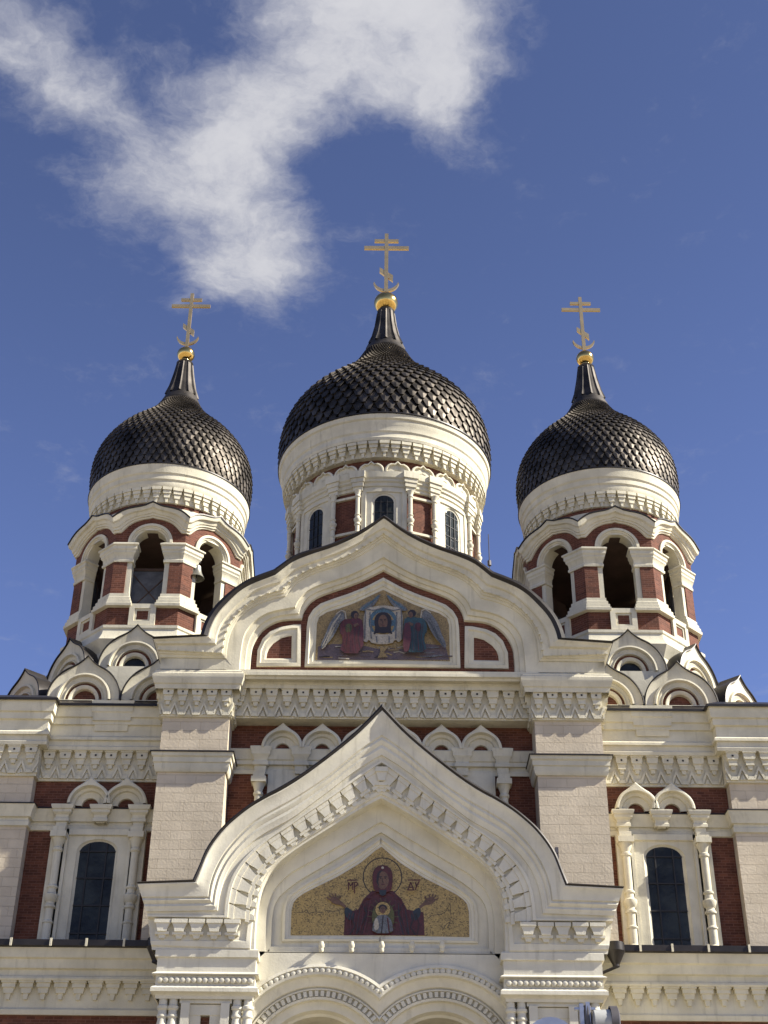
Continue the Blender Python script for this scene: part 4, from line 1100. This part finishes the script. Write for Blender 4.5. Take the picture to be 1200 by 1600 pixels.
for j in range(8):
    for da in (-15, 15):
        a = R(45 * j + da) - PI / 2
        def fn(s, h, d, a=a):
            b_ = a + s / 4.6; r = 4.6 + d; return (MX + r * math.cos(b_), MY + r * math.sin(b_), h)
        for (hw2, za, zb2, d) in ((.22, ze_ - .1, ze_ + .12, .08), (.26, ze_ + .121, ze_ + .34, .14), (.30, ze_ + .341, ze_ + .56, .18), (.34, ze_ + .561, zk + .03, .24)):
            m.prism([(-hw2, za), (hw2, za), (hw2, zb2), (-hw2, zb2)], -.1, d, 0, fn)
m.build('drum_entablature', WHITE, DR)
for j in range(8):
    for da in (-15, 15):
        a = R(45 * j + da) - PI / 2; m = MB()
        xc, yc = MX + 4.62 * math.cos(a), MY + 4.62 * math.sin(a); zt_ = ze_ - .08
        m.lathe([(r * .82, zt_ - (3.18 - z) * .86) for r, z in COLPROF], xc, yc, 14)
        m.build('colonnette', WHITE, DR)
for j in range(8):
    a = R(45 * j) - PI / 2
    def fn(s, h, d, a=a):
        b_ = a + s / 4.5; r = 4.5 + d; return (MX + r * math.cos(b_), MY + r * math.sin(b_), h)
    m = MB(); hs = R(13.2) * 4.5; ww = .44; ztop = ze_ + .02; zbot = ztop - 4.2; zs = zd(775, 4.4) - ww * .8; n = 12
    opening = [(ww, zbot)] + [(ww * math.cos(PI * i / n), zs + ww * .8 * math.sin(PI * i / n)) for i in range(n + 1)] + [(-ww, zbot)]
    outer_ = [(hs, zbot), (hs, zs)] + [(hs * (1 - 2 * (i - 1) / (n - 2)), ztop) for i in range(1, n)] + [(-hs, zs), (-hs, zbot)]
    sc_ = lambda k_: [(x * k_, z if z < zs - .5 else zs + (z - zs) * k_) for x, z in opening]
    m.grid([[fn(x, z, d) for x, z in pl] for pl, d in ((outer_, -.1), (outer_, .06), ([(x * .8, min(z, ztop - .16)) for x, z in outer_], .06), ([(x * .78, min(z, ztop - .18)) for x, z in outer_], .0), (sc_(1.28), -.01), (sc_(1.2), -.05), (sc_(1.0), -.07), (sc_(1.0), -.3))])
    fo = m.build('window', WHITE, DR)
    m2 = MB(); m2.prism(opening, -.16, -.06, 0, fn)
    for dx in (-.33, .33): m2.prism([(dx * ww - .015, zbot), (dx * ww + .015, zbot), (dx * ww + .015, zs + ww * .7), (dx * ww - .015, zs + ww * .7)], -.06, -.03, 1, fn)
    zz = zs
    while zz > zbot: m2.prism([(-ww, zz - .015), (ww, zz - .015), (ww, zz + .015), (-ww, zz + .015)], -.06, -.032, 1, fn); zz -= .55
    m2.build('window_pane', [GLASS, MULL_SHADE], DR)
    a2 = a + R(22.5)
    def fn2(s, h, d, a=a2):
        b_ = a + s / 4.5; r = 4.5 + d; return (MX + r * math.cos(b_), MY + r * math.sin(b_), h)
    hp_ = R(6.3) * 4.5
    for za in (zd(774, 4.5), zd(829, 4.5)):
        m3 = MB(); m3.prism([(-hp_, za - .06), (hp_, za - .06), (hp_, za + .06), (-hp_, za + .06)], -.1, .06, 0, fn2)
        m3.build('panel_rail', WHITE, DR)
m = MB(); m.lathe([(.025, 33.0), (.02, 36.6)], 4.9, MY - 2.0, 6); m.lathe([(0, 34.9), (.09, 34.9), (.09, 35.15), (0, 35.2)], 4.9, MY - 2.0, 8); m.build('lightning_rod', GREYM, DR)
dome(DR, MAIN_PROF, MAIN_NECK, 64, .43, .115, MX, MY, .65, 52.52, 1.0, Z(462, MY))

# ================================================================== bell towers
TX, TY, AP = 8.35, 6.0, 3.0
TAN = math.tan(PI / 8)
YFt = TY - AP
zt_row = lambda py, Y=YFt: Z(py, Y, 984) if False else (W(984, py + 0.0, Y)[1] + W(214, py - 7.3, Y)[1]) / 2


def face_fn(i, ap, cx, cy):
    a = PI / 4 * i; ca, sa = math.cos(a), math.sin(a)
    def fn(s, z, d):         # s to the right as seen from outside, d outward
        x, y = s, -(ap + d)
        return (cx + x * ca - y * sa, cy + x * sa + y * ca, z)
    return fn


def octa(ap, cx, cy): return [face_fn(i, ap, cx, cy)(-ap * TAN, 0, 0)[:2] for i in range(8)]


def kokoshnik(name, parent, fn, zs, kk, glass=False):
    """keeled gable: fn(s, z, d); outer ogee with dark edge, roll, brick ring, white ring, brick or glass lunette"""
    m = MB(); n = 18
    def og(rx, rz, keel):
        pts = []
        for j in range(2 * n + 1):
            t = PI * j / (2 * n); x = rx * math.cos(t); z = rz * math.sin(t)
            q_ = 1 - abs(t - PI / 2) / (PI / 2)
            if keel and q_ > .70: e = (q_ - .70) / .30; z += keel * e ** 2.2; x *= 1 - .10 * e
            pts.append((x * kk, zs + z * kk))
        return pts
    seq = [(og(1.24, 1.30, .32), -.75), (og(1.24, 1.30, .32), .06), (og(1.205, 1.265, .32), .07), (og(1.20, 1.26, .32), .0), (og(.92, .97, 0), -.04), (og(.90, .95, 0), .05), (og(.84, .89, 0), .06), (og(.80, .85, 0), -.06), (og(.74, .80, 0), -.04), (og(.66, .72, 0), -.08), (og(.64, .69, 0), -.02),
           (og(.62, .66, 0), -.02), (og(.61, .65, 0), -.13), (og(.52, .55, 0), -.13), (og(.51, .54, 0), -.04), (og(.45, .47, 0), -.05), (og(.40, .42, 0), -.09), (og(.385, .40, 0), -.26)]
    rows = [[fn(x, z, d) for x, z in pl] for pl, d in seq]
    rm = [1, 1, 1, 0, 0, 0, 0, 0, 0, 0, 0, 0, 2, 0, 0, 0, 0]
    m.grid(rows, rm=rm)
    m.prism(og(.39, .41, 0), -.3, -.22, 3 if glass else 2, fn)
    m.prism([(-1.2 * kk, zs - .9), (1.2 * kk, zs - .9), (1.2 * kk, zs), (-1.2 * kk, zs)], -1.2, -.02, 0, fn)
    return m.build(name, [WHITE, DARK, BRICK, GLASS], parent)


def bell_tower(cx, cy):
    t = empty('bell_tower', (0, 0, 0), CATH); OFF = Vector((cx, cy))
    z1, z2, z3, z4, z5, z6 = zt_row(985), zt_row(955), zt_row(933), zt_row(885), zt_row(856), zt_row(856)
    # ledge and brick base
    m = MB(); m.run(octa(AP - .06, cx, cy), [(0, 18), (0, z2)], closed=True); m.build('brick_base', BRICK, t)
    m = MB(); zl0 = zt_row(990)
    m.run(octa(AP - .06, cx, cy), [(.05, zl0 - 3.0), (.05, zl0 - .9), (.30, zl0 - .5), (.16, zl0 - .25), (.12, zl0 - .05), (.16, zl0), (.16, zl0 + .10), (0, zl0 + .14)], closed=True)
    m.build('base_skirt', WHITE, t)
    hw0 = AP * TAN
    for i in range(8):
        f0 = face_fn(i, AP, cx, cy); f1 = face_fn(i + 1, AP, cx, cy)
        so, sj = .575, .75
        # brick pier across the corner
        def prism_pier(mb, sA, ins, z0, za, dep, mi=0):
            a0 = f0(sA, 0, -ins); c0 = f0((AP - ins) * TAN, 0, -ins); b0 = f1(-sA, 0, -ins)
            a1 = f0(sA, 0, -dep); c1 = f0((AP - dep) * TAN, 0, -dep); b1 = f1(-sA, 0, -dep)
            pl = [a0, c0, b0, b1, c1, a1] if (AP - dep) * TAN > sA + .02 else [a0, c0, b0, f1(-sA, 0, -dep * .9), f0(sA, 0, -dep * .9)]
            n_ = len(pl)
            mb.add([(x, y, z0) for x, y, z in pl] + [(x, y, za) for x, y, z in pl], [tuple(range(n_)), tuple(range(2 * n_ - 1, n_ - 1, -1))] + [(k, (k + 1) % n_, (k + 1) % n_ + n_, k + n_) for k in range(n_)], mi)
        m = MB(); prism_pier(m, sj, .05, z3 - .1, z4 + .1, .52); m.build('belfry_pier', BRICK, t)
        m = MB()
        for ff, sg in ((f0, 1), (f1, -1)):
            q_ = [(sg * so, z3 - .1), (sg * (sj + .005), z3 - .1), (sg * (sj + .005), z4 + .1), (sg * so, z4 + .1)]
            m.prism(q_, -.46, -.09, 0, ff)
        m.build('door_jamb' if False else 'jamb', WHITE, t)
        pathp = [f0(so, 0, -.45)[:2], f0(so, 0, -.06)[:2], f0((AP - .06) * TAN, 0, -.06)[:2], f1(-so, 0, -.06)[:2], f1(-so, 0, -.45)[:2]]
        m = MB(); hh = z3 - z2
        m.run(pathp, [(.0, z2 - .02), (.16, z2), (.17, z2 + .10), (.13, z2 + .13), (.13, z2 + .24), (.08, z2 + .27), (.08, z2 + .38), (.03, z2 + .42), (.03, z3 - .02), (-.3, z3)])
        m.build('pier_base', WHITE, t)
        m = MB(); ch = z5 - z4
        m.run(pathp, [(-.02, z4), (.04, z4 + .01), (.05, z4 + .10), (.02, z4 + .14), (.04, z4 + .30), (.10, z4 + .38), (.10, z4 + .44), (.14, z4 + .5), (.14, z4 + .62), (.19, z4 + .66), (.19, z5 - .06), (.12, z5), (-.4, z5 + .005)])
        m.build('capital', WHITE, t)
        # sub panel under the opening
        m = MB(); zp0, zp1 = z1 + .02, zt_row(951)
        for q_ in ([(-.46, zp0), (.46, zp0), (.46, zp0 + .16), (-.46, zp0 + .16)], [(-.46, zp1 - .18), (.46, zp1 - .18), (.46, zp1), (-.46, zp1)], [(-.46, zp0 + .16), (-.28, zp0 + .16), (-.28, zp1 - .18), (-.46, zp1 - .18)], [(.28, zp0 + .16), (.46, zp0 + .16), (.46, zp1 - .18), (.28, zp1 - .18)]):
            m.prism(q_, -.5, .03, 0, f0)
        for q_ in ([(-.28, zp0 + .16), (.28, zp0 + .16), (.2, zp0 + .23), (-.2, zp0 + .23)], [(-.28, zp1 - .18), (.28, zp1 - .18), (.2, zp1 - .25), (-.2, zp1 - .25)]): m.prism(q_, -.5, -.02, 0, f0)
        for sg in (-1, 1): m.prism([(sg * .28, zp0 + .16), (sg * .28, zp1 - .18), (sg * .2, zp1 - .25), (sg * .2, zp0 + .23)], -.5, -.021, 0, f0)
        m.prism([(-.2, zp0 + .23), (.2, zp0 + .23), (.2, zp1 - .25), (-.2, zp1 - .25)], -.5, -.05, 1, f0)
        m.build('panel_frame', [WHITE, BRICK], t)
        # arch ring
        m = MB(); n_ = 20; zsp = z5
        def arcp(r, k=1.0): return [(r * math.cos(PI * j / n_), zsp + k * r * math.sin(PI * j / n_)) for j in range(n_ + 1)]
        m.grid([[f0(x, z, d) for x, z in pl] for pl, d in ((arcp(.80), -.15), (arcp(.80), .07), (arcp(.70), .08), (arcp(.69), .03), (arcp(.645), .03), (arcp(.635), -.02), (arcp(.575), -.03), (arcp(.575), -.52))])
        m.build('arch', WHITE, t)
        # brick spandrel under the hood
        def hood(k0, zoff):      # k0: hood curve from s=+hw to -hw
            base = [(1.0, -.67), (.97, -.63), (.92, -.565), (.85, -.475), (.77, -.395), (.68, -.33), (.59, -.285), (.49, -.25), (.39, -.22), (.29, -.19), (.2, -.15), (.11, -.085), (0, 0)]
            L2 = [(s * k0, zoff + z) for s, z in base]
            return L2 + [(-s, z) for s, z in reversed(L2[:-1])]
        def low(k0, zoff):
            base = [(1.0, -.63), (.95, -.63), (.88, -.62), (.82, -.545), (.75, -.43), (.67, -.32), (.58, -.225), (.48, -.15), (.38, -.095), (.28, -.055), (.18, -.03), (.09, -.012), (0, .03)]
            L2 = [(s * k0, zoff + z) for s, z in base]
            return L2 + [(-s, z) for s, z in reversed(L2[:-1])]
        hwd = AP * TAN
        zap, zlo = zt_row(795, YFt - .2), zt_row(818)
        m = MB(); arc24 = [(.79 * math.cos(PI * j / 24), zsp + .79 * math.sin(PI * j / 24)) for j in range(25)]
        lw = low(hwd, zlo)
        m.grid([[f0(x, z, 0) for x, z in lw], [f0(x if abs(x) < .79 else math.copysign(max(.79, min(hwd, abs(lw[j][0]))), x), z, 0) for j, (x, z) in enumerate(arc24)]])
        m.prism([(.78, zsp - .02), (hwd - .01, zsp - .02), (hwd - .01, lw[0][1] + .05), (.78, lw[0][1] + .05)], -.4, -.004, 0, f0); m.prism([(-.78, zsp - .02), (-hwd + .01, zsp - .02), (-hwd + .01, lw[0][1] + .05), (-.78, lw[0][1] + .05)], -.4, -.004, 0, f0)
        m.build('spandrel', BRICK, t)
        m = MB()
        def lerp2(A_, B_, q_): return [(a[0] + (b_[0] - a[0]) * q_, a[1] + (b_[1] - a[1]) * q_) for a, b_ in zip(A_, B_)]
        seq = [(0, 0), (.0, .06), (.14, .07), (.15, .12), (.32, .13), (.34, .17), (.60, .22), (.66, .30), (.90, .34), (.98, .34)]
        lo_ = lambda d: low((AP + d) * TAN, zlo); hi_ = lambda d: hood((AP + d) * TAN, zap)
        rows = []
        for q_, d in seq: rows.append([f0(x, z, d) for x, z in lerp2(lo_(d), hi_(d), q_)])
        m.grid(rows)
        rows = [[f0(x, z, .34) for x, z in lerp2(lo_(.34), hi_(.34), .98)], [f0(x, z, .38) for x, z in lerp2(lo_(.38), hi_(.38), .985)], [f0(x, z + .04, .38) for x, z in hi_(.38)], [f0(x, z + .05, .0) for x, z in hi_(.0)], [f0(x, z + .02, -.6) for x, z in hi_(-.6)]]
        m.grid(rows, 1)
        m.build('hood', [WHITE, DARK], t)
    # floor, ceiling and rear shutters inside the belfry
    m = MB(); m.run(octa(AP - .5, cx, cy), [(-3, z2 - .0), (0, z2 - .01)], closed=True)
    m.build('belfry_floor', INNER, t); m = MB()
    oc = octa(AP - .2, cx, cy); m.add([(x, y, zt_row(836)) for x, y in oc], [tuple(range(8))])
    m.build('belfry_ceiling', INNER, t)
    for i in (2, 3, 4, 5, 6):
        f0 = face_fn(i, AP, cx, cy); m = MB()
        m.prism([(-.72, z2), (.72, z2), (.72, z5 - .3), (-.72, z5 - .3)], -.72, -.66, 0, f0); m.prism([(-.72, z5 - .3), (.72, z5 - .3), (.5, z5 + .4), (-.5, z5 + .4)], -.72, -.66, 1, f0)
        for q_ in ((-.5, .5), (.5, -.5)): m.prism([(q_[0] - .02, z2 + .2), (q_[0] + .02, z2 + .2), (q_[1] + .02, z5 - .3), (q_[1] - .02, z5 - .3)], -.745, -.721, 1, f0)
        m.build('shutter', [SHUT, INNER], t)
    # white skirt, brick ring, corbels and cornice under the dome
    m = MB(); zs0 = zt_row(797, YFt + .2); zc0 = zt_row(768, YFt + .1)
    m.lathe([(3.02, zs0 - 1.2), (2.95, zs0 - .75), (2.78, zs0 - .22), (2.74, zs0)], cx, cy, 64); m.build('drum_skirt', WHITE, t)
    m = MB(); m.lathe([(2.72, zs0 - .05), (2.72, zs0 + .5)], cx, cy, 64); m.build('drum_band', BRICK, t)
    m = MB(); zb1 = zt_row(789, YFt + .1); 
    m.lathe([(2.72, zb1), (2.78, zb1 + .02), (2.78, zc0), (2.93, zc0 + .02), (2.96, zc0 + .1), (2.95, zc0 + .26), (3.0, zc0 + .32), (3.0, zc0 + .52), (3.05, zc0 + .58), (3.07, zc0 + .74), (3.10, zc0 + .92)], cx, cy, 96)
    m.lathe([(3.10, zc0 + .92), (3.13, zc0 + .93), (3.13, zc0 + .97), (2.7, zc0 + 1.05)], cx, cy, 96, 1)
    corbel_ring(m, cx, cy, 2.78, zc0, zc0 - zb1 + .04, .19, 48, 'ring')
    m.build('drum_cornice', [WHITE, DARK], t)
    dome(t, SIDE_PROF, SIDE_NECK, 64, .26, .066, cx, cy, .365, 39.07, .665, 39.42)
    return t


tw = bell_tower(0, 0)
tw.location = (TX, TY, 0)
tw['label'] = 'right bell tower with open arches and a black onion dome'
tw2 = copy_part(tw, CATH); tw2.location = (-TX, TY, 0)
f0 = face_fn(0, AP, 0, 0); zb0, zb1 = zt_row(955), zt_row(955) + 1.95
m = MB(); m.prism([(-.95, zb0), (.95, zb0), (.95, zb1), (-.95, zb1)], -.80, -.74, 0, f0)
for q_ in ((-.75, .75), (.75, -.75)): m.prism([(q_[0] - .025, zb0 + .1), (q_[0] + .025, zb0 + .1), (q_[1] + .025, zb1 - .1), (q_[1] - .025, zb1 - .1)], -.739, -.72, 1, f0)
m.prism([(-.95, zb1 - .1), (.95, zb1 - .1), (.95, zb1), (-.95, zb1)], -.739, -.70, 1, f0)
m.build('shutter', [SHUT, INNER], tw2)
tw2['label'] = 'left bell tower with open arches and a black onion dome'

# tiers of keeled gables at the tower feet
for s_ in (-1, 1):
    cx = s_ * TX
    zlow = W(124, 1095, 1.5)[1] + .08; kk = .97; cx += s_ * .12
    ring8 = [(cx + a, TY + b_) for a, b_ in ((-2.45, -4.4), (2.45, -4.4), (4.4, -2.45), (4.4, 2.45), (2.45, 4.4), (-2.45, 4.4), (-4.4, 2.45), (-4.4, -2.45))]
    b = MB(); b.run(ring8, [(0, 19), (0, zlow - .03), (-.55, zlow - .02), (-.55, zlow + .35)], closed=True)
    b.run(octa(2.9, s_ * TX, TY), [(0, zlow), (0, zlow + 2.6)], closed=True)
    b.build('tower_plinth', WHITE, CATH)
    rfm = MB(); rfm.run(ring8, [(.03, zlow - .08), (.06, zlow - .04), (-.2, zlow - .02)], closed=True); rfm.run(ring8, [(-.54, zlow + .35), (-.54, zlow + .42), (-1.4, zlow + .7)], closed=True); rfm.build('plinth_roof', DARK, CATH)
    for k in (-1, 1):
        xk = cx + k * 1.2
        kokoshnik('kokoshnik', CATH, lambda s, z, d, xk=xk: (xk + s, 1.55 - d, z), zlow, kk)
    def dg(px_, py_, ang):
        ca, sa = math.cos(ang), math.sin(ang)
        return lambda s, z, d: (px_ + s * ca + d * sa, py_ + s * sa - d * ca, z)
    for k in (-1, 1):
        kokoshnik('kokoshnik', CATH, dg(cx + k * 3.46, TY - 3.46, k * PI / 4), zlow, kk)
        kokoshnik('kokoshnik', CATH, dg(cx + k * 4.4, TY + .2, k * PI / 2), zlow, kk)
    cx = s_ * TX
    zup = (W(202, 1045, 2.5)[1] + W(993, 1052, 2.5)[1]) / 2 + .1
    for i in range(8):
        f0 = face_fn(i, 3.5, cx, TY)
        kokoshnik('kokoshnik', CATH, f0, zup, kk, glass=True)

# ================================================================== loose things
def bell(x, y, ztop, r, label):
    m = MB(); h = r * 1.75
    m.lathe([(0, ztop), (r * .35, ztop), (r * .5, ztop - .1 * h), (r * .55, ztop - .35 * h), (r * .66, ztop - .6 * h), (r * .85, ztop - .85 * h), (r, ztop - h), (r * .96, ztop - h * 1.02), (r * .8, ztop - h * .9), (r * .5, ztop - h * .5), (0, ztop - h * .2)], x, y, 32)
    o = m.build('bell', BRONZE); tag(o, label, 'bell', 'bells in the bell towers')
    m = MB(); m.lathe([(.03, ztop), (.035, ztop + .18), (.03, ztop + 1.0)], x, y, 10); m.box(x - .12, x + .12, y - .03, y + .03, ztop + .1, ztop + .2); m.build('bell_hanger', GREYM, o)
    m = MB(); m.lathe([(0, ztop - .3 * h), (.03, ztop - .3 * h), (.03, ztop - h), (.08, ztop - 1.08 * h), (0, ztop - 1.18 * h)], x, y, 10); m.build('clapper', GREYM, o)
    return o


bx, bz = W(308, 884, 3.6)
bell(bx, 3.6, bz, .30, 'bronze bell hanging in the right hand arch of the left tower')
bx2, bz2 = W(238, 868, 6.0)
bell(bx2, 6.0, bz2, .42, 'large dim bell inside the left tower behind its front arch')
bell(TX + .05, TY, W(966, 862, 6.0)[1], .55, 'large dim bell inside the right tower behind its front arch')

# street lamp whose two heads reach into the bottom of the view
ly = -22.0
lx, lz = W(917, 1572, ly)
LAMP = tag(empty('street_lamp', (lx, ly, 0)), 'tall street lamp with a silver hood and a grey glass head before the porch', 'street lamp')
px_m = (DIST + ly) * 1.02 / FPX
m = MB(); m.lathe([(.16, 0), (.16, .8), (.09, .9), (.06, lz - .3), (.05, lz)], 0, 0, 20); m.build('pole', GREYM, LAMP)
m = MB(); m.box(-.10, -.05, -.05, .05, lz - .35, lz + .02); m.box(-.02, .03, -.05, .05, lz - .35, lz + .04); m.box(-.16, .1, -.03, .03, lz - .05, lz - .02); m.build('clamp', STEEL, LAMP)
m = MB(); rr_ = .33; zc = lz - .50
rows = []
for i in range(13):
    t = PI * i / 12
    rows.append([(-.14 - .34 + rr_ * math.cos(t) * 1.0, y, zc + rr_ * math.sin(t)) for y in (-.16, -.05, .05, .16)])
m.grid(rows)
for y in (-.16, .16): m.add([(-.48 + rr_ * math.cos(PI * i / 12), y, zc + rr_ * math.sin(PI * i / 12)) for i in range(13)], [tuple(range(13))])
m.build('lamp_hood', STEEL, LAMP)
m = MB(); rows = []
for (xx, r) in ((.05, .05), (.07, .17), (.27, .18)): rows.append([(xx, r * math.cos(2 * PI * j / 20), lz - .22 + r * math.sin(2 * PI * j / 20)) for j in range(20)])
m.grid(rows, 0, True); rows = []
for (xx, r) in ((.27, .18), (.27, .2), (.36, .2), (.38, .15), (.38, .0)): rows.append([(xx, r * math.cos(2 * PI * j / 20), lz - .2 + r * math.sin(2 * PI * j / 20)) for j in range(20)])
m.grid(rows, 1, True); m.build('lamp_head', [LENS, GREYM], LAMP)
